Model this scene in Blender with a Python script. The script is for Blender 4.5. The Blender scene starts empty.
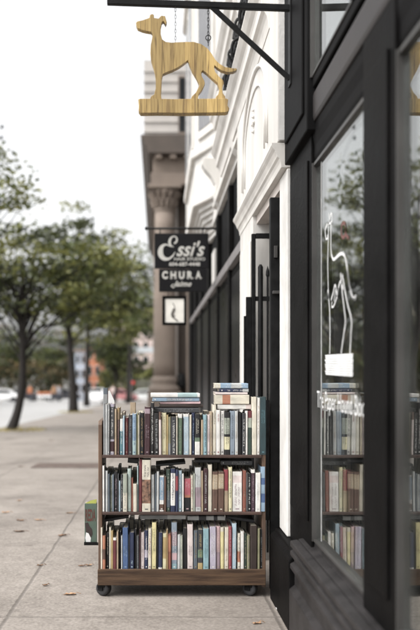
import bpy, bmesh, math, random, re
from mathutils import Vector, Matrix
random.seed(7)
scene = bpy.context.scene
COL = scene.collection
F = 875.0; VX = 157.0; VY = 372.0; H = 1.10; SL = 0.023

def gz(Y): return -SL * (Y - 4.27)                 # the pavement falls gently away
def P(px, py, Y): return Vector(((px - VX) * Y / F, Y, H + (VY - py) * Y / F))
def XX(px, Y): return (px - VX) * Y / F
def ZZ(py, Y): return H + (VY - py) * Y / F

# ------------------------------------------------------------------ materials
def lin(h):
    o = []
    for i in (0, 2, 4):
        c = int(h[i:i+2], 16) / 255
        o.append(c / 12.92 if c <= 0.04045 else ((c + 0.055) / 1.055) ** 2.4)
    return tuple(o)

def newmat(name):
    m = bpy.data.materials.new(name); m.use_nodes = True
    nt = m.node_tree; nt.nodes.clear()
    out = nt.nodes.new('ShaderNodeOutputMaterial')
    return m, nt, out

def N(nt, t, **kw):
    n = nt.nodes.new(t)
    for k, v in kw.items(): setattr(n, k, v)
    return n

def surf(name, col, rough=0.6, var=0.15, scale=6.0, bump=0.0, bscale=60.0, metal=0.0, spec=0.5, stretch=None, col2=None, detail=6.0):
    """painted / stone / wood surface with uneven tone and grain"""
    m, nt, out = newmat(name)
    p = N(nt, 'ShaderNodeBsdfPrincipled'); nt.links.new(p.outputs[0], out.inputs[0])
    tc = N(nt, 'ShaderNodeTexCoord'); mp = N(nt, 'ShaderNodeMapping')
    nt.links.new(tc.outputs['Object'], mp.inputs[0])
    if stretch: mp.inputs['Scale'].default_value = stretch
    nz = N(nt, 'ShaderNodeTexNoise'); nz.inputs['Scale'].default_value = scale; nz.inputs['Detail'].default_value = detail
    nt.links.new(mp.outputs[0], nz.inputs['Vector'])
    rp = N(nt, 'ShaderNodeValToRGB'); rp.color_ramp.elements[0].position = 0.3; rp.color_ramp.elements[1].position = 0.7
    a = tuple(max(0, c * (1 - var)) for c in col); b = tuple(min(1, c * (1 + var)) for c in col)
    if col2: a, b = col2, col
    rp.color_ramp.elements[0].color = (*a, 1); rp.color_ramp.elements[1].color = (*b, 1)
    nt.links.new(nz.outputs['Fac'], rp.inputs[0]); nt.links.new(rp.outputs[0], p.inputs['Base Color'])
    mr = N(nt, 'ShaderNodeMapRange'); mr.inputs['To Min'].default_value = max(0.02, rough - 0.1); mr.inputs['To Max'].default_value = min(1, rough + 0.12)
    nt.links.new(nz.outputs['Fac'], mr.inputs['Value']); nt.links.new(mr.outputs[0], p.inputs['Roughness'])
    p.inputs['Metallic'].default_value = metal; p.inputs['Specular IOR Level'].default_value = spec
    if bump:
        n2 = N(nt, 'ShaderNodeTexNoise'); n2.inputs['Scale'].default_value = bscale; n2.inputs['Detail'].default_value = 5
        nt.links.new(mp.outputs[0], n2.inputs['Vector'])
        bp = N(nt, 'ShaderNodeBump'); bp.inputs['Strength'].default_value = bump; bp.inputs['Distance'].default_value = 0.01
        nt.links.new(n2.outputs['Fac'], bp.inputs['Height']); nt.links.new(bp.outputs[0], p.inputs['Normal'])
    return m

M = {}
M['black'] = surf('black_paint', (0.0048, 0.0045, 0.0045), 0.5, 0.5, 5.0, 0.2, 60, spec=0.025)
M['black_matt'] = surf('black_matt_paint', (0.007, 0.0068, 0.007), 0.6, 0.3, 4.0, 0.05, 60, spec=0.03)
M['iron'] = surf('black_iron', (0.008, 0.008, 0.0082), 0.55, 0.4, 20, 0.1, 120, spec=0.12)
M['steel'] = surf('dull_steel', (0.22, 0.22, 0.22), 0.4, 0.3, 30, metal=0.8)
M['sillpaint'] = surf('sill_paint_worn', (0.029, 0.0265, 0.0265), 0.5, 0.35, 9.0, 0.2, 70, col2=(0.012, 0.011, 0.011), spec=0.15)
M['white'] = surf('white_facade_paint', (0.54, 0.525, 0.50), 0.75, 0.12, 3.0, 0.15, 30, stretch=(2, 2, 0.35), col2=(0.42, 0.405, 0.38), detail=9)
M['white2'] = surf('aged_white_plaster', (0.50, 0.49, 0.475), 0.8, 0.10, 5.0, 0.3, 45)
M['peeling'] = surf('peeling_white_paint', (0.58, 0.57, 0.55), 0.7, 0.2, 7.0, 0.12, 50, col2=(0.47, 0.455, 0.43))
M['mould'] = surf('cornice_paint', (0.52, 0.50, 0.47), 0.7, 0.14, 4.0, 0.1, 40)
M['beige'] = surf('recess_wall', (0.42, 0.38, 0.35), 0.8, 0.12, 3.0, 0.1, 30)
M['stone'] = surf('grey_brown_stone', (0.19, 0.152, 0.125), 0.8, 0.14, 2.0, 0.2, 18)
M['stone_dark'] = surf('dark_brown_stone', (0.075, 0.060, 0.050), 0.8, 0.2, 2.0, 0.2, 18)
M['siding'] = surf('pale_siding', (0.42, 0.395, 0.37), 0.75, 0.08, 3.0)
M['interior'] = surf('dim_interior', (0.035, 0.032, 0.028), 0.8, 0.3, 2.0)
M['shelfwood'] = surf('brown_shelf_wood', (0.098, 0.060, 0.036), 0.6, 0.35, 12.0, 0.25, 70, stretch=(0.5, 7, 7), col2=(0.036, 0.022, 0.015), spec=0.2)
M['panelwood'] = surf('worn_end_board', (0.12, 0.07, 0.042), 0.55, 0.4, 8.0, 0.15, 60, stretch=(5, 5, 0.6), col2=(0.06, 0.036, 0.026))
M['shelfdark'] = surf('dark_shelf_edge', (0.05, 0.028, 0.022), 0.45, 0.35, 9.0, 0.1, 70, stretch=(0.6, 5, 5))
M['rubber'] = surf('caster_rubber', (0.02, 0.02, 0.022), 0.6, 0.4, 25)
M['paper'] = surf('page_block', (0.42, 0.38, 0.31), 0.9, 0.12, 40, 0.4, 500, stretch=(40, 1, 1))
M['lettering'] = surf('cream_lettering', (0.40, 0.39, 0.36), 0.6, 0.06, 12)
M['winpaint'] = surf('white_window_paint', (0.58, 0.58, 0.575), 0.7, 0.12, 20)
M['bark'] = surf('tree_bark', (0.014, 0.011, 0.009), 0.9, 0.35, 6, 0.6, 22, stretch=(3, 3, 0.6))
M['road'] = surf('pale_worn_road', (0.33, 0.325, 0.318), 0.5, 0.12, 0.6, 0.15, 60)
M['kerb'] = surf('kerb_stone', (0.33, 0.32, 0.30), 0.8, 0.15, 3, 0.2, 50)
M['glassdark'] = surf('dark_car_glass', (0.01, 0.012, 0.014), 0.1, 0.1, 3)
M['salonglass'] = surf('dull_dark_glass', (0.006, 0.006, 0.007), 0.3, 0.1, 3, spec=0.08)
M['jamb'] = surf('lit_grey_frame_paint', (0.042, 0.040, 0.038), 0.4, 0.3, 4.0, 0.08, 60, spec=0.3)  # black frames greyed, light falling on the jambs put into the colour
M['carwhite'] = surf('white_car_paint', (0.75, 0.75, 0.75), 0.25, 0.03, 2)
M['carred'] = surf('red_car_paint', (0.42, 0.19, 0.19), 0.25, 0.05, 2)
M['cardark'] = surf('dark_car_paint', (0.03, 0.03, 0.035), 0.25, 0.05, 2)
M['orange'] = surf('orange_plastic', (0.45, 0.17, 0.08), 0.5, 0.1, 3)
M['skin'] = surf('skin', (0.45, 0.28, 0.2), 0.6, 0.05, 5)
M['denim'] = surf('dark_trousers', (0.03, 0.035, 0.05), 0.8, 0.1, 9)
M['grass'] = surf('straw_grass', (0.30, 0.25, 0.10), 0.9, 0.3, 9)

def leafmat(name, a, b):
    m, nt, out = newmat(name)
    d = N(nt, 'ShaderNodeBsdfPrincipled'); t = N(nt, 'ShaderNodeBsdfTranslucent'); mx = N(nt, 'ShaderNodeMixShader')
    mx.inputs[0].default_value = 0.26
    nz = N(nt, 'ShaderNodeTexNoise'); nz.inputs['Scale'].default_value = 1.2
    tc = N(nt, 'ShaderNodeTexCoord'); nt.links.new(tc.outputs['Object'], nz.inputs['Vector'])
    rp = N(nt, 'ShaderNodeValToRGB'); rp.color_ramp.elements[0].color = (*a, 1); rp.color_ramp.elements[1].color = (*b, 1)
    rp.color_ramp.elements[0].position = 0.35; rp.color_ramp.elements[1].position = 0.65
    nt.links.new(nz.outputs['Fac'], rp.inputs[0])
    nt.links.new(rp.outputs[0], d.inputs['Base Color']); nt.links.new(rp.outputs[0], t.inputs['Color'])
    d.inputs['Roughness'].default_value = 0.55
    nt.links.new(d.outputs[0], mx.inputs[1]); nt.links.new(t.outputs[0], mx.inputs[2]); nt.links.new(mx.outputs[0], out.inputs[0])
    return m
M['leaf'] = leafmat('leaf_green', (0.052, 0.067, 0.018), (0.112, 0.128, 0.038))
M['leaf2'] = leafmat('leaf_olive', (0.10, 0.11, 0.025), (0.195, 0.195, 0.058))
M['leaf3'] = leafmat('leaf_dark', (0.022, 0.028, 0.011), (0.046, 0.054, 0.020))
M['leafbrown'] = leafmat('leaf_russet', (0.10, 0.07, 0.03), (0.17, 0.12, 0.05))

def pavement():
    m, nt, out = newmat('concrete_pavement')
    p = N(nt, 'ShaderNodeBsdfPrincipled'); nt.links.new(p.outputs[0], out.inputs[0])
    tc = N(nt, 'ShaderNodeTexCoord'); sp = N(nt, 'ShaderNodeSeparateXYZ'); nt.links.new(tc.outputs['Object'], sp.inputs[0])
    def mth(op, a, b=None):
        n = N(nt, 'ShaderNodeMath', operation=op)
        for i, v in enumerate((a, b)):
            if v is None: continue
            if isinstance(v, (int, float)): n.inputs[i].default_value = v
            else: nt.links.new(v, n.inputs[i])
        return n.outputs[0]
    wob = N(nt, 'ShaderNodeTexNoise'); wob.inputs['Scale'].default_value = 3.0; nt.links.new(tc.outputs['Object'], wob.inputs['Vector'])
    wv = mth('MULTIPLY', mth('SUBTRACT', wob.outputs['Fac'], 0.5), 0.02)
    def joint(ax, off, step):
        v = mth('ADD', mth('SUBTRACT', ax, off), wv)
        return mth('ABSOLUTE', mth('SUBTRACT', mth('FLOORED_MODULO', mth('ADD', v, step / 2), step), step / 2))
    dj = mth('MINIMUM', joint(sp.outputs[0], -0.665, 1.2), mth('ADD', joint(sp.outputs[1], 3.9, 3.3), 0.001))
    j = N(nt, 'ShaderNodeMapRange'); j.inputs['From Min'].default_value = 0.003; j.inputs['From Max'].default_value = 0.013
    j.inputs['To Min'].default_value = 1; j.inputs['To Max'].default_value = 0; nt.links.new(dj, j.inputs['Value'])
    big = N(nt, 'ShaderNodeTexNoise'); big.inputs['Scale'].default_value = 1.1; big.inputs['Detail'].default_value = 8; big.inputs['Roughness'].default_value = 0.65
    nt.links.new(tc.outputs['Object'], big.inputs['Vector'])
    fine = N(nt, 'ShaderNodeTexNoise'); fine.inputs['Scale'].default_value = 70; fine.inputs['Detail'].default_value = 4
    nt.links.new(tc.outputs['Object'], fine.inputs['Vector'])
    mid = N(nt, 'ShaderNodeTexNoise'); mid.inputs['Scale'].default_value = 13; mid.inputs['Detail'].default_value = 6; mid.inputs['Roughness'].default_value = 0.7
    nt.links.new(tc.outputs['Object'], mid.inputs['Vector'])
    s = mth('ADD', mth('ADD', mth('MULTIPLY', big.outputs['Fac'], 0.34), mth('MULTIPLY', fine.outputs['Fac'], 0.40)), mth('MULTIPLY', mid.outputs['Fac'], 0.26))
    rp = N(nt, 'ShaderNodeValToRGB'); e = rp.color_ramp.elements
    e[0].position = 0.36; e[0].color = (0.115, 0.098, 0.084, 1); e[1].position = 0.62; e[1].color = (0.30, 0.268, 0.238, 1)
    nt.links.new(s, rp.inputs[0])
    # dark grit specks
    vo = N(nt, 'ShaderNodeTexVoronoi'); vo.inputs['Scale'].default_value = 38; nt.links.new(tc.outputs['Object'], vo.inputs['Vector'])
    sk = N(nt, 'ShaderNodeMapRange'); sk.inputs['From Min'].default_value = 0.06; sk.inputs['From Max'].default_value = 0.16; sk.inputs['To Min'].default_value = 0.2; sk.inputs['To Max'].default_value = 0
    nt.links.new(vo.outputs['Distance'], sk.inputs['Value'])
    msk = N(nt, 'ShaderNodeMath', operation='MAXIMUM'); nt.links.new(mth('MULTIPLY', sk.outputs[0], big.outputs['Fac']), msk.inputs[0]); nt.links.new(mth('MULTIPLY', j.outputs[0], 0.55), msk.inputs[1])
    mx = N(nt, 'ShaderNodeMixRGB'); mx.inputs[2].default_value = (0.075, 0.065, 0.056, 1)
    nt.links.new(msk.outputs[0], mx.inputs[0]); nt.links.new(rp.outputs[0], mx.inputs[1])
    # old spills, gum spots and hairline cracks
    gum = N(nt, 'ShaderNodeTexVoronoi'); gum.inputs['Scale'].default_value = 2.6; nt.links.new(tc.outputs['Object'], gum.inputs['Vector'])
    gm = N(nt, 'ShaderNodeMapRange'); gm.inputs['From Min'].default_value = 0.045; gm.inputs['From Max'].default_value = 0.075; gm.inputs['To Min'].default_value = 0.55; gm.inputs['To Max'].default_value = 0; nt.links.new(gum.outputs['Distance'], gm.inputs['Value'])
    sp2 = N(nt, 'ShaderNodeTexNoise'); sp2.inputs['Scale'].default_value = 0.75; sp2.inputs['Detail'].default_value = 9; sp2.inputs['Distortion'].default_value = 1.2; nt.links.new(tc.outputs['Object'], sp2.inputs['Vector'])
    sm = N(nt, 'ShaderNodeMapRange'); sm.inputs['From Min'].default_value = 0.55; sm.inputs['From Max'].default_value = 0.68; sm.inputs['To Max'].default_value = 0.5; nt.links.new(sp2.outputs['Fac'], sm.inputs['Value'])
    ck = N(nt, 'ShaderNodeTexVoronoi', feature='DISTANCE_TO_EDGE'); ck.inputs['Scale'].default_value = 0.42
    wv2 = N(nt, 'ShaderNodeVectorMath', operation='ADD'); nt.links.new(tc.outputs['Object'], wv2.inputs[0]); nt.links.new(mid.outputs['Color'], wv2.inputs[1]); nt.links.new(wv2.outputs[0], ck.inputs['Vector'])
    cm_ = N(nt, 'ShaderNodeMapRange'); cm_.inputs['From Min'].default_value = 0.0; cm_.inputs['From Max'].default_value = 0.004; cm_.inputs['To Min'].default_value = 0.6; cm_.inputs['To Max'].default_value = 0; nt.links.new(ck.outputs['Distance'], cm_.inputs['Value'])
    m9 = N(nt, 'ShaderNodeMixRGB'); m9.inputs[2].default_value = (0.085, 0.07, 0.058, 1); gr = N(nt, 'ShaderNodeMapRange'); gr.inputs['From Min'].default_value = -0.1; gr.inputs['From Max'].default_value = 0.75; gr.inputs['To Max'].default_value = 0.75
    nt.links.new(mth('ADD', sp.outputs[0], mth('MULTIPLY', mth('SUBTRACT', sp2.outputs['Fac'], 0.5), 2.2)), gr.inputs['Value'])
    nt.links.new(mth('MAXIMUM', mth('MAXIMUM', mth('MAXIMUM', gm.outputs[0], sm.outputs[0]), cm_.outputs[0]), mth('MULTIPLY', gr.outputs[0], mid.outputs['Fac'])), m9.inputs[0])
    nt.links.new(mx.outputs[0], m9.inputs[1]); nt.links.new(m9.outputs[0], p.inputs['Base Color'])
    p.inputs['Roughness'].default_value = 0.75
    hh = mth('SUBTRACT', mth('ADD', mth('MULTIPLY', fine.outputs['Fac'], 0.5), mth('MULTIPLY', mid.outputs['Fac'], 0.7)), mth('MULTIPLY', j.outputs[0], 1.2))
    bp = N(nt, 'ShaderNodeBump'); bp.inputs['Strength'].default_value = 0.5; bp.inputs['Distance'].default_value = 0.006
    nt.links.new(hh, bp.inputs['Height']); nt.links.new(bp.outputs[0], p.inputs['Normal'])
    return m
M['pavement'] = pavement()

def glass():
    m, nt, out = newmat('window_glass')
    tr = N(nt, 'ShaderNodeBsdfTransparent'); tr.inputs[0].default_value = (0.90, 0.92, 0.91, 1)
    gl = N(nt, 'ShaderNodeBsdfGlossy'); gl.inputs['Roughness'].default_value = 0.012; gl.inputs['Color'].default_value = (0.95, 0.96, 0.95, 1)
    ge = N(nt, 'ShaderNodeNewGeometry'); mr = N(nt, 'ShaderNodeMapRange')
    mr.inputs['To Min'].default_value = 2.1; mr.inputs['To Max'].default_value = 1 / 2.1
    nt.links.new(ge.outputs['Backfacing'], mr.inputs['Value'])
    fr = N(nt, 'ShaderNodeFresnel'); nt.links.new(mr.outputs[0], fr.inputs['IOR'])
    tc = N(nt, 'ShaderNodeTexCoord'); nz = N(nt, 'ShaderNodeTexNoise'); nz.inputs['Scale'].default_value = 2.2; nz.inputs['Detail'].default_value = 1
    nt.links.new(tc.outputs['Object'], nz.inputs['Vector'])
    bp = N(nt, 'ShaderNodeBump'); bp.inputs['Strength'].default_value = 0.035; bp.inputs['Distance'].default_value = 0.02
    nt.links.new(nz.outputs['Fac'], bp.inputs['Height']); nt.links.new(bp.outputs[0], gl.inputs['Normal'])
    mx = N(nt, 'ShaderNodeMixShader'); nt.links.new(fr.outputs[0], mx.inputs[0])
    nt.links.new(tr.outputs[0], mx.inputs[1]); nt.links.new(gl.outputs[0], mx.inputs[2])
    du = N(nt, 'ShaderNodeBsdfDiffuse'); du.inputs[0].default_value = (0.6, 0.6, 0.58, 1); m2 = N(nt, 'ShaderNodeMixShader')
    n2 = N(nt, 'ShaderNodeTexNoise'); n2.inputs['Scale'].default_value = 3.5; n2.inputs['Detail'].default_value = 7; n2.inputs['Distortion'].default_value = 0.8; nt.links.new(tc.outputs['Object'], n2.inputs['Vector'])
    r2 = N(nt, 'ShaderNodeMapRange'); r2.inputs['From Min'].default_value = 0.35; r2.inputs['From Max'].default_value = 0.75; r2.inputs['To Min'].default_value = 0.0; r2.inputs['To Max'].default_value = 0.022
    nt.links.new(n2.outputs['Fac'], r2.inputs['Value']); nt.links.new(r2.outputs[0], m2.inputs[0])
    nt.links.new(mx.outputs[0], m2.inputs[1]); nt.links.new(du.outputs[0], m2.inputs[2]); nt.links.new(m2.outputs[0], out.inputs[0])
    return m
M['glass'] = glass()

def signwood():
    m, nt, out = newmat('yellow_planked_wood')
    p = N(nt, 'ShaderNodeBsdfPrincipled'); nt.links.new(p.outputs[0], out.inputs[0])
    tc = N(nt, 'ShaderNodeTexCoord'); mp = N(nt, 'ShaderNodeMapping'); mp.inputs['Scale'].default_value = (60, 60, 4.0)
    nt.links.new(tc.outputs['Object'], mp.inputs[0])
    n1 = N(nt, 'ShaderNodeTexNoise'); n1.inputs['Scale'].default_value = 2.0; n1.inputs['Detail'].default_value = 7; n1.inputs['Distortion'].default_value = 0.25
    sp = N(nt, 'ShaderNodeSeparateXYZ'); nt.links.new(tc.outputs['Object'], sp.inputs[0])
    dv = N(nt, 'ShaderNodeMath', operation='DIVIDE'); dv.inputs[1].default_value = 0.047; nt.links.new(sp.outputs[0], dv.inputs[0])
    fl = N(nt, 'ShaderNodeMath', operation='FLOOR'); nt.links.new(dv.outputs[0], fl.inputs[0])
    ml = N(nt, 'ShaderNodeMath', operation='MULTIPLY'); ml.inputs[1].default_value = 3.7; nt.links.new(fl.outputs[0], ml.inputs[0])
    cb3 = N(nt, 'ShaderNodeCombineXYZ'); nt.links.new(ml.outputs[0], cb3.inputs[1]); nt.links.new(ml.outputs[0], cb3.inputs[2])
    ad = N(nt, 'ShaderNodeVectorMath', operation='ADD'); nt.links.new(mp.outputs[0], ad.inputs[0]); nt.links.new(cb3.outputs[0], ad.inputs[1])
    nt.links.new(ad.outputs[0], n1.inputs['Vector'])
    r1 = N(nt, 'ShaderNodeValToRGB'); e = r1.color_ramp.elements
    e[0].position = 0.30; e[0].color = (*lin('6b5430'), 1); e[1].position = 0.60; e[1].color = (*lin('bb9f66'), 1)
    x = r1.color_ramp.elements.new(0.42); x.color = (*lin('a78b54'), 1)
    nt.links.new(n1.outputs['Fac'], r1.inputs[0])
    # planks : per-plank tone from a 1D white-noise of floor(x / width)
    wn = N(nt, 'ShaderNodeTexWhiteNoise', noise_dimensions='1D'); nt.links.new(fl.outputs[0], wn.inputs['W'])
    tone = N(nt, 'ShaderNodeMapRange'); tone.inputs['To Min'].default_value = 0.62; tone.inputs['To Max'].default_value = 1.10; nt.links.new(wn.outputs['Value'], tone.inputs['Value'])
    fr = N(nt, 'ShaderNodeMath', operation='FRACT'); nt.links.new(dv.outputs[0], fr.inputs[0])
    gp = N(nt, 'ShaderNodeMath', operation='LESS_THAN'); gp.inputs[1].default_value = 0.03; nt.links.new(fr.outputs[0], gp.inputs[0])
    m1 = N(nt, 'ShaderNodeMixRGB', blend_type='MULTIPLY'); m1.inputs[0].default_value = 1
    nt.links.new(r1.outputs[0], m1.inputs[1]); nt.links.new(tone.outputs[0], m1.inputs[2])
    m2 = N(nt, 'ShaderNodeMixRGB'); m2.inputs[2].default_value = (*lin('4f3a20'), 1)
    nt.links.new(gp.outputs[0], m2.inputs[0]); nt.links.new(m1.outputs[0], m2.inputs[1])
    # a few dark brown streaks / knots
    n3 = N(nt, 'ShaderNodeTexNoise'); n3.inputs['Scale'].default_value = 0.45; n3.inputs['Detail'].default_value = 3
    nt.links.new(ad.outputs[0], n3.inputs['Vector'])
    r3 = N(nt, 'ShaderNodeMapRange'); r3.inputs['From Min'].default_value = 0.57; r3.inputs['From Max'].default_value = 0.66; r3.inputs['To Max'].default_value = 0.6
    nt.links.new(n3.outputs['Fac'], r3.inputs['Value'])
    m3 = N(nt, 'ShaderNodeMixRGB'); m3.inputs[2].default_value = (*lin('5f4728'), 1)
    nt.links.new(r3.outputs[0], m3.inputs[0]); nt.links.new(m2.outputs[0], m3.inputs[1])
    nt.links.new(m3.outputs[0], p.inputs['Base Color']); p.inputs['Roughness'].default_value = 0.5
    bp = N(nt, 'ShaderNodeBump'); bp.inputs['Strength'].default_value = 0.2; nt.links.new(n1.outputs['Fac'], bp.inputs['Height']); nt.links.new(bp.outputs[0], p.inputs['Normal'])
    return m
M['signwood'] = signwood()

_cm = {}
def cmat(hexs, kind='cover'):
    k = (hexs, kind)
    if k not in _cm:
        c = lin(hexs); lu = 0.3*c[0]+0.6*c[1]+0.1*c[2]; c = tuple(lu+(x-lu)*0.66 for x in c)
        if kind == 'cover': _cm[k] = surf('book_cover_' + hexs, tuple(x * 0.74 for x in c), 0.5, 0.26, 16, 0.15, 160, stretch=(3, 3, 1), detail=8)
        else: _cm[k] = surf('picture_print_' + hexs, c, 0.5, 0.3, 55, 0.0, col2=lin('2c211c'), detail=2)
    return _cm[k]

# ------------------------------------------------------------------ mesh helpers
ROOTLOC = {}
class MB:
    def __init__(s): s.v = []; s.f = []; s.m = []
    def add(s, vs, fs, mi=0):
        b = len(s.v); s.v += [tuple(v) for v in vs]
        for f in fs: s.f.append(tuple(b + i for i in f)); s.m.append(mi)
    def box(s, x0, x1, y0, y1, z0, z1, mi=0, sz=None):
        g = sz or (lambda y: 0)
        vs = [(x, y, z + g(y)) for z in (z0, z1) for y in (y0, y1) for x in (x0, x1)]
        s.add(vs, [(0,2,3,1),(4,5,7,6),(0,1,5,4),(2,6,7,3),(0,4,6,2),(1,3,7,5)], mi); return s
    def prism(s, poly, axis, a, b, mi=0):
        def mk(p, t):
            if axis == 'y': return (p[0], t, p[1])      # poly in (x,z)
            if axis == 'x': return (t, p[0], p[1])      # poly in (y,z)
            return (p[0], p[1], t)                      # poly in (x,y)
        n = len(poly)
        vs = [mk(p, a) for p in poly] + [mk(p, b) for p in poly]
        fs = [tuple(range(n)), tuple(range(2*n-1, n-1, -1))] + [(i, (i+1) % n, n + (i+1) % n, n + i) for i in range(n)]
        s.add(vs, fs, mi); return s
    def tube(s, pts, r, n=8, mi=0, closed=False):
        pts = [Vector(p) for p in pts]; rs = r if isinstance(r, (list, tuple)) else [r] * len(pts)
        rings = []; up = None
        for i, p in enumerate(pts):
            if closed: d = (pts[(i+1) % len(pts)] - pts[i-1]).normalized()
            else: d = (pts[min(i+1, len(pts)-1)] - pts[max(i-1, 0)]).normalized()
            if up is None: up = Vector((0, 0, 1)) if abs(d.z) < 0.9 else Vector((1, 0, 0))
            u = d.cross(up).normalized(); w = u.cross(d).normalized(); up = w
            rings.append([p + (u * math.cos(2*math.pi*k/n) + w * math.sin(2*math.pi*k/n)) * rs[i] for k in range(n)])
        vs = [v for rg in rings for v in rg]; fs = []
        m = len(pts)
        for i in range(m if closed else m - 1):
            for k in range(n):
                a = i*n; b = ((i+1) % m)*n
                fs.append((a+k, a+(k+1) % n, b+(k+1) % n, b+k))
        if not closed: fs += [tuple(range(n-1, -1, -1)), tuple((m-1)*n + k for k in range(n))]
        s.add(vs, fs, mi); return s
    def lathe(s, prof, cx, cy, n=32, mi=0, axis='z', c3=0, sect=1.0):
        vs = []; fs = []; m = len(prof)
        for i in range(n):
            a = 2*math.pi*i/n
            for r, h in prof:
                if axis == 'z': vs.append((cx + r*math.cos(a), cy + r*math.sin(a), h))
                elif axis == 'x': vs.append((c3 + h, cx + r*math.cos(a), cy + r*math.sin(a)))
                else: vs.append((cx + r*math.cos(a), c3 + h, cy + r*math.sin(a)))
        for i in range(n):
            j = (i+1) % n
            for k in range(m-1): fs.append((i*m+k, j*m+k, j*m+k+1, i*m+k+1))
        fs += [tuple(i*m for i in range(n-1, -1, -1)), tuple(i*m+m-1 for i in range(n))]
        s.add(vs, fs, mi); return s
    def build(s, name, mats, parent=None, bevel=0, smooth=False, label=None):
        me = bpy.data.meshes.new(name)
        off = ROOTLOC.get(parent.name, Vector()) if parent else Vector()
        me.from_pydata([(v[0]-off.x, v[1]-off.y, v[2]-off.z) for v in s.v], [], s.f)
        if not isinstance(mats, (list, tuple)): mats = [mats]
        for m in mats: me.materials.append(m)
        me.polygons.foreach_set('material_index', s.m)
        me.update()
        bm = bmesh.new(); bm.from_mesh(me); bmesh.ops.recalc_face_normals(bm, faces=bm.faces); bm.to_mesh(me); bm.free()
        if smooth: me.polygons.foreach_set('use_smooth', [True]*len(me.polygons))
        o = bpy.data.objects.new(name, me); COL.objects.link(o)
        if parent: o.parent = parent; ROOTLOC[o.name] = off
        if bevel:
            b = o.modifiers.new('bevel', 'BEVEL'); b.width = bevel; b.segments = 2; b.limit_method = 'ANGLE'; b.angle_limit = math.radians(40)
        if label: o['label'] = label
        return o

def thing(name, label, cat, loc=(0, 0, 0), group=None):
    o = bpy.data.objects.new(name, None); COL.objects.link(o)
    o.location = loc; o.empty_display_size = 0.1; ROOTLOC[o.name] = Vector(loc)
    o['label'] = label; o['category'] = cat
    if group: o['group'] = group
    return o
def tag(o, label, cat, group=None):
    o['label'] = label; o['category'] = cat
    if group: o['group'] = group
    return o
def kind(o, k): o['kind'] = k; return o

def copy_tree(root, loc, rotz=0, sc=1.0, label=None):
    r = root.copy(); COL.objects.link(r); r.location = loc; r.rotation_euler = (0, 0, rotz); r.scale = (sc, sc, sc)
    if label: r['label'] = label
    for ch in list(root.children):
        c = ch.copy(); COL.objects.link(c); c.parent = r
        for g in list(ch.children):
            d = g.copy(); COL.objects.link(d); d.parent = c
    return r

def text_faces(body, size, xs=1.0, shear=0.0, bold=0.0, spacing=1.0):
    """outline of some lettering as flat mesh faces in its own (x,y) plane"""
    cu = bpy.data.curves.new('t', 'FONT'); cu.body = body; cu.size = size; cu.shear = shear; cu.offset = bold; cu.space_character = spacing
    cu.resolution_u = 4
    o = bpy.data.objects.new('t', cu); COL.objects.link(o)
    dg = bpy.context.evaluated_depsgraph_get(); dg.update()
    me = bpy.data.meshes.new_from_object(o.evaluated_get(dg))
    vs = [(v.co.x * xs, v.co.y) for v in me.vertices]; fs = [tuple(p.vertices) for p in me.polygons]
    bpy.data.objects.remove(o); bpy.data.curves.remove(cu); bpy.data.meshes.remove(me)
    return vs, fs
def put_text(mb, body, size, fn, width=None, **kw):
    vs, fs = text_faces(body, size, **kw)
    x0 = min(v[0] for v in vs); x1 = max(v[0] for v in vs)
    k = (width / (x1 - x0)) if width else 1
    mb.add([fn((v[0]-x0)*k, v[1]) for v in vs], fs)
def ribbon(mb, pts, w, fn):
    """flat brush stroke of varying width in a plane"""
    n = len(pts); ws = w if isinstance(w, (list, tuple)) else [w]*n
    L = []; R = []
    for i in range(n):
        a = Vector(pts[max(i-1, 0)]); b = Vector(pts[min(i+1, n-1)]); d = (b-a)
        d = d.normalized() if d.length else Vector((1, 0)); nn = Vector((-d.y, d.x)); p = Vector(pts[i])
        L.append(p + nn*ws[i]/2); R.append(p - nn*ws[i]/2)
    mb.add([fn(*q) for q in L] + [fn(*q) for q in R], [(i, i+1, n+i+1, n+i) for i in range(n-1)])
def smoothpts(pts, k=5):
    out = []
    n = len(pts)
    for i in range(n-1):
        p0 = pts[max(i-1, 0)]; p1 = pts[i]; p2 = pts[i+1]; p3 = pts[min(i+2, n-1)]
        for j in range(k):
            t = j/k
            out.append(tuple(0.5*((2*b) + (-a+c)*t + (2*a-5*b+4*c-d)*t*t + (-a+3*b-3*c+d)*t**3) for a, b, c, d in zip(p0, p1, p2, p3)))
    out.append(tuple(pts[-1])); return out

# ------------------------------------------------------------------ ground
def sheet(name, x0, x1, y0, y1, dz, mat, ny=1):
    mb = MB(); vs = []; fs = []
    for i in range(ny+1):
        y = y0 + (y1-y0)*i/ny
        vs += [(x0, y, gz(y)+dz), (x1, y, gz(y)+dz)]
    for i in range(ny): fs.append((2*i, 2*i+1, 2*i+3, 2*i+2))
    mb.add(vs, fs); return kind(mb.build(name, mat), 'structure')
sheet('sidewalk', -4.30, 3.0, -12, 92, 0.0, M['pavement'])
sheet('road', -16.0, -4.45, -12, 92, -0.12, M['road'])
sheet('far_sidewalk', -21.0, -16.0, -12, 92, 0.0, M['pavement'])
kb = MB(); kb.box(-4.45, -4.302, -12, 92, -0.13, -0.002, sz=gz); kind(kb.build('kerb', M['kerb'], bevel=0.015), 'structure')
sheet('crossing_road', -60, 60, 92, 112, -0.10, M['road'])
g = MB()
g.add([(-900, -200, gz(-200)-0.4), (900, -200, gz(-200)-0.4), (900, 320, gz(320)-0.4), (-900, 320, gz(320)-0.4), (900, 2500, gz(320)-0.4), (-900, 2500, gz(320)-0.4)], [(0,1,2,3),(3,2,4,5)])
kind(g.build('ground', M['road']), 'structure')

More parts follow.
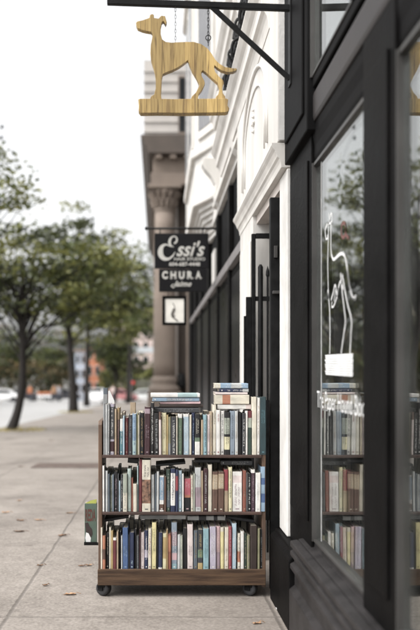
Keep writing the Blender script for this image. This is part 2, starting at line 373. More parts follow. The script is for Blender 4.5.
# utility cover strip in the pavement
mb = MB()
mb.box(XX(34, 11.9), XX(101, 11.9), 11.55, 12.25, 0.004, 0.010, sz=gz)
for i in range(7):
    y = 11.6 + i*0.09; mb.box(XX(34, 11.9)+0.03, XX(101, 11.9)-0.03, y, y+0.045, 0.010, 0.014, sz=gz)
tag(mb.build('access_cover', surf('rusty_cover', (0.13, 0.10, 0.085), 0.7, 0.3, 8, 0.3, 60)), 'flat rusty access cover set into the pavement beyond the cart', 'cover')

# fallen leaves
def leaf_thing(px, py, col, label, s=0.05, rot=0.0):
    s *= 0.72
    Y = 876.6/(py-392.1); x = XX(px, Y)
    mb = MB(); rnd = random.Random(int(px*31+py))
    out = []; n = 14
    for i in range(n):
        a = 2*math.pi*i/n
        r = s*(0.55+0.45*abs(math.cos(a)))*(1.0 if i % 2 else 0.72)
        out.append((r*math.cos(a), r*0.62*math.sin(a)))
    def tr(p, z):
        c, q = math.cos(rot), math.sin(rot)
        return (x+p[0]*c-p[1]*q, Y+p[0]*q+p[1]*c, gz(Y)+z)
    curl = [0.003+rnd.uniform(0.08, 0.35)*abs(p[1])+0.008*rnd.random()*rnd.random()+rnd.uniform(0.0, 0.2)*abs(p[0]) for p in out]
    vs = [tr(p, z) for p, z in zip(out, curl)] + [tr((0, 0), 0.004)]
    vs2 = [(a, b, c-0.0012) for a, b, c in vs]
    fs = [(i, (i+1) % n, n) for i in range(n)]
    mb.add(vs, fs); mb.add(vs2, [tuple(reversed(f)) for f in fs])
    mb.tube([tr((s*0.9, 0), 0.012), tr((s*1.5, s*0.1), 0.004)], 0.0015, 5)
    tag(mb.build('fallen_leaf', col, smooth=False), label, 'leaf', 'fallen leaves on the pavement')
LB = surf('dry_brown_leaf', (0.16, 0.085, 0.045), 0.8, 0.4, 40); LT = surf('dry_tan_leaf', (0.36, 0.22, 0.13), 0.8, 0.3, 40); LO = surf('orange_leaf', (0.42, 0.17, 0.06), 0.8, 0.3, 40)
for a in [
 (5, 513, LT, 'tan dry leaf at the left edge of the photo on the seventh-metre joint', 0.06, 0.3),
 (19, 501, LT, 'pale tan dry leaf lying farthest from the cart on the mid pavement', 0.055, 1.0),
 (20, 521, LB, 'dark brown curled leaf left of a pair on the pavement', 0.05, 0.2),
 (38, 520.5, LT, 'flat tan leaf just right of the dark curled leaf', 0.06, -0.2),
 (19, 532, LB, 'largest dark brown leaf on open pavement left of the joint', 0.065, 0.1),
 (62, 536, LB, 'crumpled brown leaf lying on the long pavement joint', 0.06, 0.5),
 (70, 513.5, LT, 'tan leaf where two pavement joints meet beside the cart', 0.05, 0.0),
 (40, 566, LB, 'small brown leaf on the long joint nearer the camera', 0.035, 0.4),
 (45, 586, LB, 'tiny dark leaf right of the joint near the photo bottom', 0.03, 0.8),
 (82, 566.5, LB, 'brown leaf left of two small leaves beside the cart caster', 0.035, 0.1),
 (89, 566, LT, 'tan leaf right of two small leaves beside the cart caster', 0.032, 0.6),
 (70, 595, LT, 'pale tan crumpled leaf in front of the left caster', 0.05, 0.2),
 (51, 441, LB, 'brown leaf far up the pavement toward the street trees', 0.07, 0.3),
 (21, 467, LB, 'brown leaf beside the rusty access cover', 0.07, 0.3),
 (292, 619, LO, 'large orange leaf against the black shopfront base', 0.062, 0.4),
 (300, 625, LO, 'orange leaf nearest the camera under the window sill', 0.05, 1.3),
 (257, 624, LT, 'tan leaf in front of the right end of the cart', 0.035, 0.3)]: leaf_thing(*a)
sc = MB(); Y0 = 876.6/(609.5-392.1); x0 = XX(280.5, Y0)
sc.box(x0-0.02, x0+0.02, Y0-0.012, Y0+0.012, gz(Y0)+0.003, gz(Y0)+0.007); tag(sc.build('paper_scrap', M['winpaint']), 'small white paper scrap at the foot of the white pilaster', 'litter')

# ------------------------------------------------------------------ bookshop front (right)
XF = 0.61; XG = 0.63
shop = thing('bookshop_building', 'black painted bookshop front with large display windows and stepped sill', 'building', (XF, 0, 0))
BOT = -0.35
mb = MB()
mb.box(0.72, 12.0, -14.0, 4.0, 3.45, 15.0); mb.box(0.72, 12.0, -14.0, -4.002, BOT, 3.448); mb.box(0.72, 5.0, 3.86, 4.0, BOT, 3.45); mb.box(4.9, 5.0, -4, 3.86, BOT, 3.45); mb.box(0.72, 4.9, -4.0, -3.9, BOT, 3.45)
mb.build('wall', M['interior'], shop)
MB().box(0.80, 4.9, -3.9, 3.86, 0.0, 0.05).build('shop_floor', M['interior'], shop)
# pillars and mullions
def pillar(y0, y1, name='pillar'):
    mb = MB(); mb.box(XF, 0.74, y0, y1, 0.30, 2.074)
    mb.box(XF-0.008, XF, y0+0.05, y1-0.05, 0.50, 1.95)
    return mb.build(name, M['black'], shop, bevel=0.006)
pillar(3.46, 4.01)
mb = MB(); mb.box(0.582, 0.74, 3.40, 3.985, 2.04, 3.45); mb.box(0.572, 0.582, 3.46, 3.93, 2.12, 3.4)
mb.build('upper_pillar', M['black_matt'], shop, bevel=0.008)
pillar(2.243, 2.59, 'mullion'); pillar(0.1, 0.45, 'mullion'); pillar(-2.2, -1.85, 'mullion')
# transom beam
prof = [(0.66, 2.074), (XF, 2.074), (XF-0.004, 2.09), (XF-0.004, 2.17), (XF, 2.186), (0.66, 2.20)]
MB().prism(prof, 'y', -3.9, 3.40).build('transom_beam', surf('beam_paint', (0.032, 0.029, 0.029), 0.45, 0.25, 4, 0.08, 60, spec=0.12), shop, bevel=0.003)
prof = [(0.74, 2.072), (XF+0.006, 2.072), (XF+0.006, 2.03), (0.622, 1.99), (0.622, 1.95), (0.628, 1.925), (0.74, 1.925)]
for y0, y1 in ((2.592, 3.458), (0.452, 2.241), (-1.848, 0.098)):
    MB().prism(prof, 'y', y0, y1).build('window_head', M['black_matt'], shop)
# stepped sill and base
sp = [(0.80, 0.431), (0.629, 0.431), (0.624, 0.427), (0.622, 0.408), (0.592, 0.403), (0.591, 0.396), (0.587, 0.396), (0.586, 0.401), (0.558, 0.396), (0.556, 0.393), (0.556, 0.374), (0.573, 0.370), (0.573, 0.362), (0.556, 0.354), (0.556, 0.338), (0.573, 0.333), (0.573, 0.309), (0.556, 0.299), (0.556, 0.282), (0.575, 0.276), (0.575, 0.212), (0.553, 0.194), (0.552, 0.190), (0.552, BOT), (0.80, BOT)]
MB().prism(sp, 'y', -3.9, 3.655).build('sill', M['sillpaint'], shop, bevel=0.0015)
MB().prism([(0.82, BOT), (0.551, BOT), (0.551, 0.305), (0.556, 0.318), (0.575, 0.330), (0.575, 0.340), (0.82, 0.340)], 'y', 3.658, 4.26).build('plinth', M['black'], shop, bevel=0.008)
# panes
def pane(y0, y1, z0, z1, name='display_window', x=XG):
    fr = MB()
    t = 0.028
    fr.box(x-0.012, x+0.03, y0, y0+t, z0, z1); fr.box(x-0.018, x+0.03, y1-t*0.25, y1-0.0005, z0, z1)
    fr.box(x-0.012, x+0.03, y0+t, y1-t*0.25, z1-0.012, z1); fr.box(x-0.012, x+0.03, y0+t, y1-t*0.25, z0, z0+0.008)
    fo = fr.build(name, M['jamb'], shop)
    p = MB(); p.box(x, x+0.008, y0+t+0.001, y1-t*0.25-0.001, z0+0.009, z1-0.013); p.build('pane', M['glass'], fo)
    return fo
W1 = pane(2.592, 3.458, 0.432, 1.924); W2 = pane(0.452, 2.241, 0.432, 1.924); pane(-1.848, 0.098, 0.432, 1.924)
# upper lights
for y0, y1 in ((2.70, 3.398), (0.35, 2.54), (-1.95, 0.19)):
    pane(y0, y1, 2.242, 3.445, 'upper_window', 0.612)
for y in (2.54, 0.19, -2.1): MB().box(0.598, 0.74, y, y+0.16, 2.242, 3.45).build('upper_mullion', M['black_matt'], shop, bevel=0.006)
MB().box(0.604, 0.74, -3.9, 3.398, 2.2025, 2.24).build('upper_rail', M['black_matt'], shop, bevel=0.005)
# painted hound and name on the first window
def on_glass(px, py):
    Y = F*XG/(px-VX); return (Y, ZZ(py, Y))
gf = lambda y, z: (XG-0.0010, y, z)
def z1(pts): return [on_glass(300+a/3.5, 170+b/3.5) for a, b in pts]
def z2(pts): return [on_glass(300+a/3.5, 290+b/3.5) for a, b in pts]
mb = MB()
for pts, w in ((z1([(92,242),(89,215),(92,200),(98,188),(106,186),(113,180),(112,152),(107,160),(104,178),(98,190)]), 0.016),
               (z1([(104,182),(103,165),(101,152)]), 0.012),
               (z1([(92,242),(98,238),(97,226)]), 0.014),
               (z1([(101,190),(100,250),(98,330),(101,455)]), 0.017), (z2([(98,0),(104,60),(106,140),(105,224)]), 0.018),
               (z1([(111,182),(109,230),(110,285),(116,311),(124,310),(134,300),(146,292),(157,300),(164,330),(169,370),(176,415),(184,442),(191,451),(197,440)]), 0.020),
               (z1([(110,455),(117,430),(124,402),(130,428),(138,402),(143,390),(149,405),(152,420)]), 0.016),
               (z1([(120,460),(126,420),(131,450)]), 0.012),
               (z2([(135,-10),(128,30),(119,56),(112,58),(113,40)]), 0.014),
               (z2([(143,-60),(148,0),(155,60),(160,110),(155,150),(150,185),(145,222)]), 0.018),
               (z2([(149,-55),(158,0),(169,55),(181,105),(179,160),(176,222)]), 0.018),
               (z2([(164,-80),(172,-30),(178,10),(186,30),(194,32),(197,22)]), 0.012)):
    ribbon(mb, smoothpts(pts, 4), w*0.55, gf)
ya, za = on_glass(325.2, 355); yb, zb = on_glass(353, 353.5)
yc, zc_ = on_glass(353.4, 377); yd, zd = on_glass(325.7, 375)
for i in range(9):
    t0 = i/9; t1 = (i+0.86)/9; j = random.uniform(-0.012, 0.012)
    q = [(ya+j, za+(zd-za)*t0), (yb+j*0.5, zb+(zc_-zb)*t0), (yc-j, zb+(zc_-zb)*t1), (yd+j, za+(zd-za)*t1)]
    mb.add([gf(*k) for k in q], [(0, 1, 2, 3)])
mb.build('hound_drawing', M['winpaint'], W1)
for wd, ya_, wdt in (('The', 3.44, 0.135), ('Paper', 3.275, 0.20), ('Hound', 3.045, 0.225), ('Bookshop', 2.785, 0.19)):
    mb = MB(); put_text(mb, wd if wd != 'Bookshop' else 'Book', 0.094, lambda x, y: (XG-0.0010, ya_-x, 0.9625+y), width=wdt, bold=0.0); mb.build('window_lettering', M['winpaint'], W1)
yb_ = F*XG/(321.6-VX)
mb = MB(); mb.add([gf(yb_-0.008, 0.452), gf(yb_+0.008, 0.452), gf(yb_+0.008, 1.905), gf(yb_-0.008, 1.905)], [(0, 1, 2, 3)]); mb.build('edge_highlight', surf('grey_white_line', (0.30, 0.30, 0.295), 0.7, 0.3, 30), W1)  # pale strip painting in the bright highlight along the glass edge
mb = MB()
ribbon(mb, smoothpts(z1([(160,188),(150,186),(146,200),(146,225),(151,236),(158,230),(161,205),(160,188),(162,225),(172,238)]), 4), 0.012, gf)
mb.build('small_letter', surf('faded_red_paint', (0.12, 0.045, 0.038), 0.7, 0.2, 20), W1)
# inside: display ledge and a book case in the dim room
ob = MB(); ob.box(0.83, 1.5, 0.5, 3.6, 0.36, 0.41); tag(ob.build('display_ledge', M['panelwood']), 'dark wooden display ledge inside the shop window', 'ledge')

# ------------------------------------------------------------------ hound sign on its bracket
YD = 3.75
s2 = lambda zx, zy: (XX(100+zx/2.8, YD), ZZ(zy/2.8, YD))
br = thing('sign_bracket', 'black steel wall bracket with diagonal brace holding the wooden hound sign', 'bracket', (0.58, YD, 2.75))
mb = MB(); a = s2(20, 5); b = (0.582, a[1]-0.028)
h = 0.0125
mb.prism([(a[0], a[1]-h), (b[0], b[1]-h), (b[0], b[1]+h), (a[0], a[1]+h)], 'y', YD-0.0125, YD+0.0125); mb.build('bar', M['iron'], br, bevel=0.002)
q0 = P(212, 7, YD); q1 = P(289.8, 79, YD)
d = Vector((q1.x-q0.x, 0, q1.z-q0.z)).normalized(); nn = Vector((-d.z, 0, d.x))*0.0095
mb = MB(); mb.prism([((q0-nn).x, (q0-nn).z), ((q1-nn).x, (q1-nn).z), ((q1+nn).x, (q1+nn).z), ((q0+nn).x, (q0+nn).z)], 'y', YD-0.009, YD+0.009); mb.build('brace', M['iron'], br, bevel=0.0015)
MB().box(0.566, 0.5715, YD-0.03, YD+0.03, ZZ(86, YD), ZZ(-4, YD)).build('mounting_plate', M['iron'], br, bevel=0.001)

dog = [(101,68),(104,64),(118,61),(130,57),(138,54),(140,46),(146,43),(151,46),(151,54),(164,56),(171,48),(182,49),(187,66),(184,73),(178,63),(173,66),(170,80),(170,100),(174,114),(184,121),(200,123),(215,122),(240,121),(262,121),(283,127),(300,139),(312,154),(322,170),(334,182),(350,191),(366,194),(381,195),(383,199),(374,204),(358,206),(340,201),(328,193),(320,186),(319,194),(322,205),(333,218),(344,228),(346,236),(342,250),(343,264),(350,273),(350,280),(322,280),(324,274),(331,266),(334,250),(329,236),(313,222),(298,208),(287,200),(283,206),(284,216),(292,230),(293,238),(286,254),(276,266),(274,280),(254,280),(257,273),(268,262),(278,243),(277,236),(268,218),(258,202),(251,186),(246,172),(236,180),(222,190),(205,199),(188,205),(176,211),(173,224),(172,248),(171,268),(172,280),(140,280),(143,273),(152,267),(156,250),(156,224),(153,204),(148,188),(143,172),(141,152),(142,130),(146,110),(147,98),(143,93),(130,91),(118,88),(106,83),(102,76)]
sg = thing('hanging_sign', 'wooden hound cut-out sign of yellow planks hanging from chains', 'sign', (s2(235, 0)[0], YD, s2(0, 320)[1]))
MB().prism([s2(*p) for p in dog], 'y', YD-0.016, YD+0.016).build('hound', M['signwood'], sg, bevel=0.0012)
pl = [(107,283),(112,281),(150,281),(210,282),(262,281),(300,281),(352,280),(358,283),(356,300),(361,308),(359,316),(352,319),(300,320),(230,321),(160,320),(114,321),(108,314),(109,298)]
MB().prism([s2(*p) for p in pl], 'y', YD-0.024, YD+0.024).build('base_plank', M['signwood'], sg, bevel=0.0015)
for zx, zt, zb2 in ((211, 12, 122), (303, 20, 128)):
    mb = MB(); x, zt_ = s2(zx, zt); _, zb_ = s2(zx, zb2)
    n = 11; L = (zt_-zb_)/n
    for i in range(n):
        zc = zt_-(i+0.5)*L; pts = []
        for k in range(10):
            t = 2*math.pi*k/10; u = 0.0032*math.cos(t); w = L*0.62*math.sin(t)
            pts.append((x+u, YD, zc+w) if i % 2 else (x, YD+u, zc+w))
        mb.tube(pts, 0.0011 if zx < 250 else 0.0014, 5, closed=True)
    if zx > 250:
        zc = s2(0, 106)[1]; mb.tube([(x+0.011*math.cos(2*math.pi*k/14), YD, zc+0.011*math.sin(2*math.pi*k/14)) for k in range(14)], 0.002, 6, closed=True)
    mb.build('chain', M['steel'] if zx < 250 else M['iron'], sg, smooth=True)

# ------------------------------------------------------------------ white building with the recessed doorway
wb = thing('white_building', 'white painted ornate building with cornices, arched panel and recessed doorway', 'building', (0.6, 8, 0))
mb = MB()
mb.box(0.555, 12.0, 4.02, 6.05, 2.16, 16)                      # over the doorway
mb.box(0.60, 12.0, 6.052, 11.2, 2.68, 16); mb.box(0.60, 12.0, 11.202, 18.0, 3.35, 16)
mb.build('wall', M['white'], wb)
MB().box(0.5585, 0.75, 4.012, 4.018, 2.165, 15.9).build('end_face', M['white2'], wb)
mb = MB(); mb.box(0.597, 0.80, 4.02, 4.26, 0.342, 2.037); mb.build('pilaster', M['peeling'], wb, bevel=0.006)
mb = MB(); mb.box(0.575, 0.80, 5.27, 6.04, BOT, 2.06); mb.box(0.565, 0.575, 5.34, 5.97, 0.2, 1.9); mb.build('pilaster', M['white'], wb, bevel=0.006)
# cornice over the doorway
prof = [(0.70, 2.155), (0.528, 2.155), (0.525, 2.142), (0.532, 2.130), (0.542, 2.118), (0.550, 2.10), (0.553, 2.09), (0.562, 2.082), (0.568, 2.065), (0.571, 2.04), (0.70, 2.04)]
MB().prism(prof, 'y', 4.022, 6.05).build('cornice', M['mould'], wb, bevel=0.002)
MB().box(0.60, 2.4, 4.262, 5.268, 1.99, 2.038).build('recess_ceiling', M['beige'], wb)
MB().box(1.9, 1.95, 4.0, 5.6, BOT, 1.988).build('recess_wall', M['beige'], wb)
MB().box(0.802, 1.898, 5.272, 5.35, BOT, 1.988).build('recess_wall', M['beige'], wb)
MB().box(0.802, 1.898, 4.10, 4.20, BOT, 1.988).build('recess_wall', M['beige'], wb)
# panel moulding: arch on the wall above
def arch(r0, y0, zb0, zt, th, x):
    pts = []
    for k in range(17):
        a = math.pi*k/16; pts.append((x, y0 + r0*math.cos(a), zt + r0*0.55*math.sin(a)))
    return [(x, y0+r0, zb0)] + pts + [(x, y0-r0, zb0)]
mb = MB(); mb.tube(arch(0.62, 5.0, 2.25, 2.45, 0, 0.553), 0.013, 6); mb.build('arch_moulding', M['mould'], wb, smooth=True)
mb = MB(); mb.tube(arch(0.50, 5.0, 2.25, 2.42, 0, 0.553), 0.007, 6); mb.build('arch_moulding', M['mould'], wb, smooth=True)
mb = MB()
for a, b, r in ((0, 0, 0.022), (0, 0.04, 0.014), (0, -0.045, 0.014), (0.03, 0, 0.012), (-0.03, 0, 0.012), (0, 0.075, 0.008)):
    mb.lathe([(0.001, -0.018), (r*0.7, -0.012), (r, 0)], 5.0+a, 2.52+b, 12, axis='x', c3=0.555)
mb.build('rosette', M['mould'], wb, smooth=True)
# big cornice above, stepped
prof = [(0.70, 3.02), (0.472, 3.02), (0.468, 2.998), (0.476, 2.985), (0.488, 2.965), (0.506, 2.945), (0.512, 2.925), (0.513, 2.880), (0.530, 2.868), (0.540, 2.850), (0.546, 2.825), (0.551, 2.79), (0.70, 2.785)]
MB().prism(prof, 'y', 4.30, 7.6).build('cornice', M['mould'], wb, bevel=0.002)
prof = [(0.72, z+0.75) if x > 0.69 else (x+0.02, z+0.75) for x, z in prof]
MB().prism(prof, 'y', 6.1, 8.85).build('cornice', M['mould'], wb, bevel=0.002)
# shop fascia mouldings further along
for z, d in ((2.72, 0.04),):
    MB().prism([(0.66, z), (0.60-d, z+0.02), (0.60-d, z+0.06), (0.60-d*0.5, z+0.08), (0.66, z+0.09)], 'y', 6.06, 8.8).build('fascia_moulding', M['mould'], wb)
for y in (6.4, 8.4):
    mb = MB(); pts = []
    for k in range(12):
        a = k/11*1.5*math.pi; pts.append((0.56-0.10*math.sin(a*0.6)*0.9, 2.72+0.40*(1-k/11)))
    poly = [(0.64, 3.16), (0.44, 3.16), (0.43, 3.10), (0.46, 3.05), (0.52, 2.98), (0.56, 2.90), (0.545, 2.82), (0.56, 2.74), (0.60, 2.70), (0.64, 2.70)]
    mb.prism(poly, 'y', y, y+0.16); mb.build('scroll_bracket', M['white'], wb, bevel=0.01)
# canted bay over the salon front
def plan(o): return [(0.64, 8.86-o), (0.42-o, 9.58-o*0.6), (0.42-o, 12.0+o*0.6), (0.64, 12.7+o), (1.0, 12.7+o), (1.0, 8.86-o)]
MB().prism(plan(0), 'z', 2.95, 12.0).build('bay', M['white'], wb)
MB().prism(plan(0.05), 'z', 3.42, 3.52).build('bay_sill', M['mould'], wb, bevel=0.015)
MB().prism(plan(0.03), 'z', 2.90, 3.02).build('bay_foot', M['mould'], wb, bevel=0.015)
MB().prism(plan(0.07), 'z', 5.75, 5.95).build('bay_cornice', M['mould'], wb, bevel=0.02)
mb = MB()
for k in range(6):
    t0 = k/6; q = [(0.64, 8.95+t0*0.7), (0.46+t0*0.16, 9.62+t0*0.5), (0.46+t0*0.16, 11.9-t0*0.5), (0.64, 12.6-t0*0.7), (0.9, 12.6-t0*0.7), (0.9, 8.95+t0*0.7)]
    mb.prism(q, 'z', 2.898-(k+1)*0.05+0.001, 2.898-k*0.05)
mb.build('corbel', M['white'], wb)
d_ = Vector((0.42-0.64, 9.58-8.86, 0)).normalized(); n_ = Vector((-d_.y, d_.x, 0)); n_ = n_ if n_.y < 0 else -n_
def cant(a, b, z0, z1, o0, o1):
    mb = MB(); p0 = Vector((0.64, 8.86, 0))+d_*a; p1 = Vector((0.64, 8.86, 0))+d_*b
    mb.prism([tuple((p0+n_*o0)[:2]), tuple((p1+n_*o0)[:2]), tuple((p1+n_*o1)[:2]), tuple((p0+n_*o1)[:2])], 'z', z0, z1); return mb
fo = cant(0.14, 0.62, 3.60, 5.6, 0.001, 0.03).build('window', M['mould'], wb); cant(0.20, 0.56, 3.68, 5.52, 0.031, 0.036).build('pane', surf('grey_pane', (0.12, 0.12, 0.125), 0.25, 0.15, 3), fo)
for y in (9.8, 10.9):
    fo = MB().box(0.385, 0.419, y, y+0.9, 3.60, 5.6).build('window', M['mould'], wb); MB().box(0.380, 0.384, y+0.08, y+0.82, 3.68, 5.52).build('pane', M['glassdark'], fo)
# small iron railing above the cornice
rl = thing('iron_railing', 'dark iron railing with spiky uprights above the white cornice', 'railing', (0.54, 5.2, 3.02))
for i in range(16):
    y = 4.95 + i*0.13; mb = MB(); hx = 0.08 if i % 4 == 0 else 0.0; mb.tube([(0.53, y, 3.02), (0.53, y, 3.30+hx)], 0.009, 6); mb.tube([(0.53, y, 3.30+hx), (0.53, y, 3.33+hx), (0.53, y, 3.39+hx)], [0.018, 0.014, 0.002], 6)
    mb.tube([(0.53, y-0.035, 3.17), (0.515, y, 3.22), (0.53, y+0.035, 3.17), (0.54, y, 3.12)], 0.006, 5, closed=True)
    if hx: mb.tube(smoothpts([(0.53, y, 3.05), (0.47, y, 3.08), (0.475, y, 3.16), (0.52, y, 3.20), (0.49, y, 3.27), (0.51, y, 3.31), (0.53, y, 3.29)], 4), 0.010, 6)
    mb.build('upright', M['iron'], rl)
MB().box(0.52, 0.54, 4.9, 6.95, 3.09, 3.11).build('rail', M['iron'], rl); MB().box(0.52, 0.54, 4.9, 6.95, 3.27, 3.29).build('rail', M['iron'], rl)

# doorway gate : near leaf (edge-on) and far leaf (facing us)
gt = thing('iron_gate', 'black iron gate leaf with lock, folded against the white pilaster', 'gate', (0.6, 4.34, 0))
mb = MB(); mb.box(0.561, 0.613, 4.33, 4.375, gz(4.3)+0.02, 1.965); mb.box(0.614, 0.66, 4.345, 4.36, 0.05, 1.9); mb.build('frame', M['iron'], gt, bevel=0.004)
mb = MB(); mb.box(0.578, 0.596, 4.318, 4.329, ZZ(258, 4.33), ZZ(246, 4.33)); mb.box(0.570, 0.604, 4.30, 4.329, ZZ(294, 4.32), ZZ(291, 4.32)); mb.build('lock', M['jamb'], gt, bevel=0.002)
g2 = thing('iron_gate', 'black iron gate with spear-topped bars open across the doorway', 'gate', (0.62, 5.2, 0))
YG = 5.2
mb = MB(); mb.box(XX(251.5, YG), XX(255.5, YG), YG-0.015, YG+0.015, gz(YG)+0.03, ZZ(234, YG)); mb.box(XX(255.6, YG), XX(276, YG), YG-0.014, YG+0.014, ZZ(238.5, YG), ZZ(233.5, YG)); mb.build('frame', M['iron'], g2, bevel=0.003)
mb = MB(); mb.tube([(XX(260.5, YG), YG, gz(YG)+0.05), (XX(260.5, YG), YG, ZZ(267, YG)), (XX(260.5, YG), YG, ZZ(264.5, YG))], [0.0155, 0.0155, 0.007], 10); mb.build('post', M['iron'], g2, smooth=True)
for px in (267.7, 275):
    x = XX(px, YG); mb = MB(); mb.tube([(x, YG, gz(YG)+0.05), (x, YG, ZZ(277, YG)), (x, YG, ZZ(275, YG)), (x, YG, ZZ(271, YG)), (x, YG, ZZ(266, YG))], [0.007, 0.007, 0.012, 0.010, 0.001], 8); mb.build('spear_bar', M['iron'], g2)
mb = MB(); mb.box(XX(246, YG), XX(251.4, YG), YG-0.012, YG+0.012, gz(YG)+0.03, ZZ(297, YG)); mb.box(XX(243.8, YG), XX(245.9, YG), YG-0.012, YG+0.012, gz(YG)+0.03, ZZ(316, YG)); mb.build('side_panel', M['iron'], g2, bevel=0.003)
MB().box(XX(255.6, YG), XX(276, YG), YG-0.010, YG+0.010, ZZ(301, YG), ZZ(296.5, YG)).build('rail', M['iron'], g2)
MB().box(XX(255.6, YG), XX(276, YG), YG-0.010, YG+0.010, ZZ(520, YG), ZZ(400, YG)).build('kick_plate', M['iron'], g2)

# black salon front beyond
bs = thing('black_shopfront', 'black painted shopfront with grey rail beyond the white doorway', 'shopfront', (0.62, 9, 0))
mb = MB(); mb.box(0.64, 3.0, 6.06, 11.2, -0.6, 2.675); mb.box(0.64, 3.0, 11.202, 17.9, -0.9, 3.34); mb.build('wall', M['black_matt'], bs)
for y in (6.08, 7.3, 8.7, 10.2, 11.9, 13.6, 15.4):
    MB().box(0.60, 0.638, y, y+0.16, -0.5, 2.66).build('post', M['black'], bs, bevel=0.006)
for y0, y1 in ((6.26, 7.28), (7.48, 8.68), (8.88, 10.18), (10.38, 11.88), (12.1, 13.58)):
    fo = MB().box(0.622, 0.638, y0, y1, 0.42, 1.93).build('window', M['black'], bs); MB().box(0.616, 0.621, y0+0.05, y1-0.05, 0.48, 1.87).build('pane', M['salonglass'], fo)
MB().prism([(0.63, 1.95), (0.585, 1.955), (0.58, 2.02), (0.60, 2.045), (0.63, 2.05)], 'y', 6.06, 15.5).build('rail', surf('grey_rail_paint', (0.16, 0.15, 0.15), 0.5, 0.2, 4), bs)
MB().box(0.595, 0.638, 9.05, 9.5, 2.05, 2.38).build('white_panel', M['white'], bs)

# salon signs on their arm
YS = 8.75
sx = lambda px: XX(px, YS); sz_ = lambda py: ZZ(py, YS)
arm = thing('wall_bracket', 'black iron arm carrying the salon sign on the black shopfront', 'bracket', (0.6, YS, sz_(229)))
mb = MB(); mb.tube([(sx(147), YS, sz_(228.5)), (0.615, YS, sz_(228.5))], 0.011, 8); mb.lathe([(0.002, 0), (0.018, 0.01), (0.018, 0.02), (0.002, 0.03)], YS, sz_(228.5), 10, axis='x', c3=sx(147)-0.025); mb.build('rod', M['iron'], arm, smooth=True)
MB().box(0.59, 0.604, YS-0.05, YS+0.05, sz_(236), sz_(221)).build('wall_plate', M['iron'], arm)
salon = thing('hanging_sign', 'black projecting salon sign with white swash script lettering', 'sign', (sx(180), YS, sz_(268)))
signblack = surf('sign_black', (0.009, 0.0088, 0.0095), 0.5, 0.2, 5, spec=0.1)
MB().box(sx(154.7), sx(208.5), YS-0.015, YS+0.015, sz_(268.6), sz_(233.5)).build('board', signblack, salon, bevel=0.003)
for px in (160, 203):
    mb = MB(); mb.tube([(sx(px), YS, sz_(233.4)), (sx(px), YS, sz_(229.3))], 0.006, 6); mb.build('hanger', M['iron'], salon)
fs_ = lambda x, z: (x, YS-0.0175, z)
mb = MB()
k5 = lambda pts: [(sx(140+a/5.25), sz_(225+b/5.25)) for a, b in pts]
Ep = k5([(178,98),(188,92),(194,78),(188,64),(172,62),(158,76),(155,96),(163,110),(176,116),(160,114),(136,104),(116,114),(107,138),(111,162),(128,178),(152,178),(172,162),(184,142)])
Ew = [0.016,0.018,0.016,0.012,0.013,0.022,0.026,0.016,0.008,0.009,0.016,0.034,0.050,0.050,0.038,0.022,0.014,0.006]
E = smoothpts([(a, b, w_) for (a, b), w_ in zip(Ep, Ew)], 5); mb2w = [e[2] for e in E]; E = [e[:2] for e in E]
ribbon(mb, E, mb2w, fs_)
put_text(mb, "ssi's", 0.20, lambda x, y: fs_(sx(176.3)+x, sz_(256.0)+y), width=sx(204.8)-sx(176.3), shear=0.35, bold=0.004)
put_text(mb, "HAIR STUDIO", 0.042, lambda x, y: fs_(sx(174)+x, sz_(260.6)+y), width=sx(205)-sx(174), bold=0.0008)
put_text(mb, "604-687-4448", 0.050, lambda x, y: fs_(sx(169)+x, sz_(266.0)+y), width=sx(200)-sx(169), bold=0.0015)
mb.build('lettering', M['lettering'], salon)
ls = thing('hanging_sign', 'smaller black sign board lettered in capitals under the script sign', 'sign', (sx(180), YS, sz_(291)))
MB().box(sx(159), sx(206.5), YS-0.013, YS+0.013, sz_(291.8), sz_(269.2)).build('board', signblack, ls, bevel=0.003)
mb = MB()
f3 = lambda x, z: (x, YS-0.0155, z)
for i, ch in enumerate('CHURA'):
    put_text(mb, ch, 0.10, lambda x, y, i=i: f3(sx(162+i*8.35)+x, sz_(278.6)+y), width=0.058, bold=0.006)
    for (a, b) in (((0.0, 0.058), ) if ch in 'C' else ((-0.004, 0.022), (0.038, 0.064))):
        if ch in 'HRA': mb.add([f3(sx(162+i*8.35)+a, sz_(278.6)), f3(sx(162+i*8.35)+b, sz_(278.6)), f3(sx(162+i*8.35)+b, sz_(278.6)+0.008), f3(sx(162+i*8.35)+a, sz_(278.6)+0.008)], [(0, 1, 2, 3)])
        if ch in 'HU': mb.add([f3(sx(162+i*8.35)+a, sz_(271.6)-0.008), f3(sx(162+i*8.35)+b, sz_(271.6)-0.008), f3(sx(162+i*8.35)+b, sz_(271.6)), f3(sx(162+i*8.35)+a, sz_(271.6))], [(0, 1, 2, 3)])
put_text(mb, "Jaime", 0.075, lambda x, y: f3(sx(172.3)+x, sz_(286.4)+y), width=sx(191.5)-sx(172.3), shear=0.45, bold=0.002)
ribbon(mb, smoothpts(k5([(188,322),(172,326),(164,322),(172,314),(200,312),(240,312),(262,308)]), 4), 0.008, f3)
mb.build('lettering', M['lettering'], ls)
pf = thing('hanging_sign', 'small framed white picture sign with a sketched bird under the salon boards', 'sign', (sx(174.5), YS, sz_(325)))
mb = MB()
for x0_, x1_, a, b in ((162.3, 186.5, 298.6, 296), (162.3, 186.5, 325.3, 322.6), (162.3, 164.9, 322.55, 298.65), (183.9, 186.5, 322.55, 298.65)):
    mb.box(sx(x0_), sx(x1_), YS-0.014, YS+0.014, sz_(a if a > b else b), sz_(b if a > b else a))
mb.build('frame', M['black'], pf, bevel=0.002)
MB().box(sx(164.95), sx(183.85), YS-0.006, YS+0.006, sz_(322.5), sz_(298.7)).build('panel', surf('off_white_panel', (0.62, 0.60, 0.55), 0.7, 0.1, 12), pf)
mb = MB()
f4 = lambda x, z: (x, YS-0.0075, z)
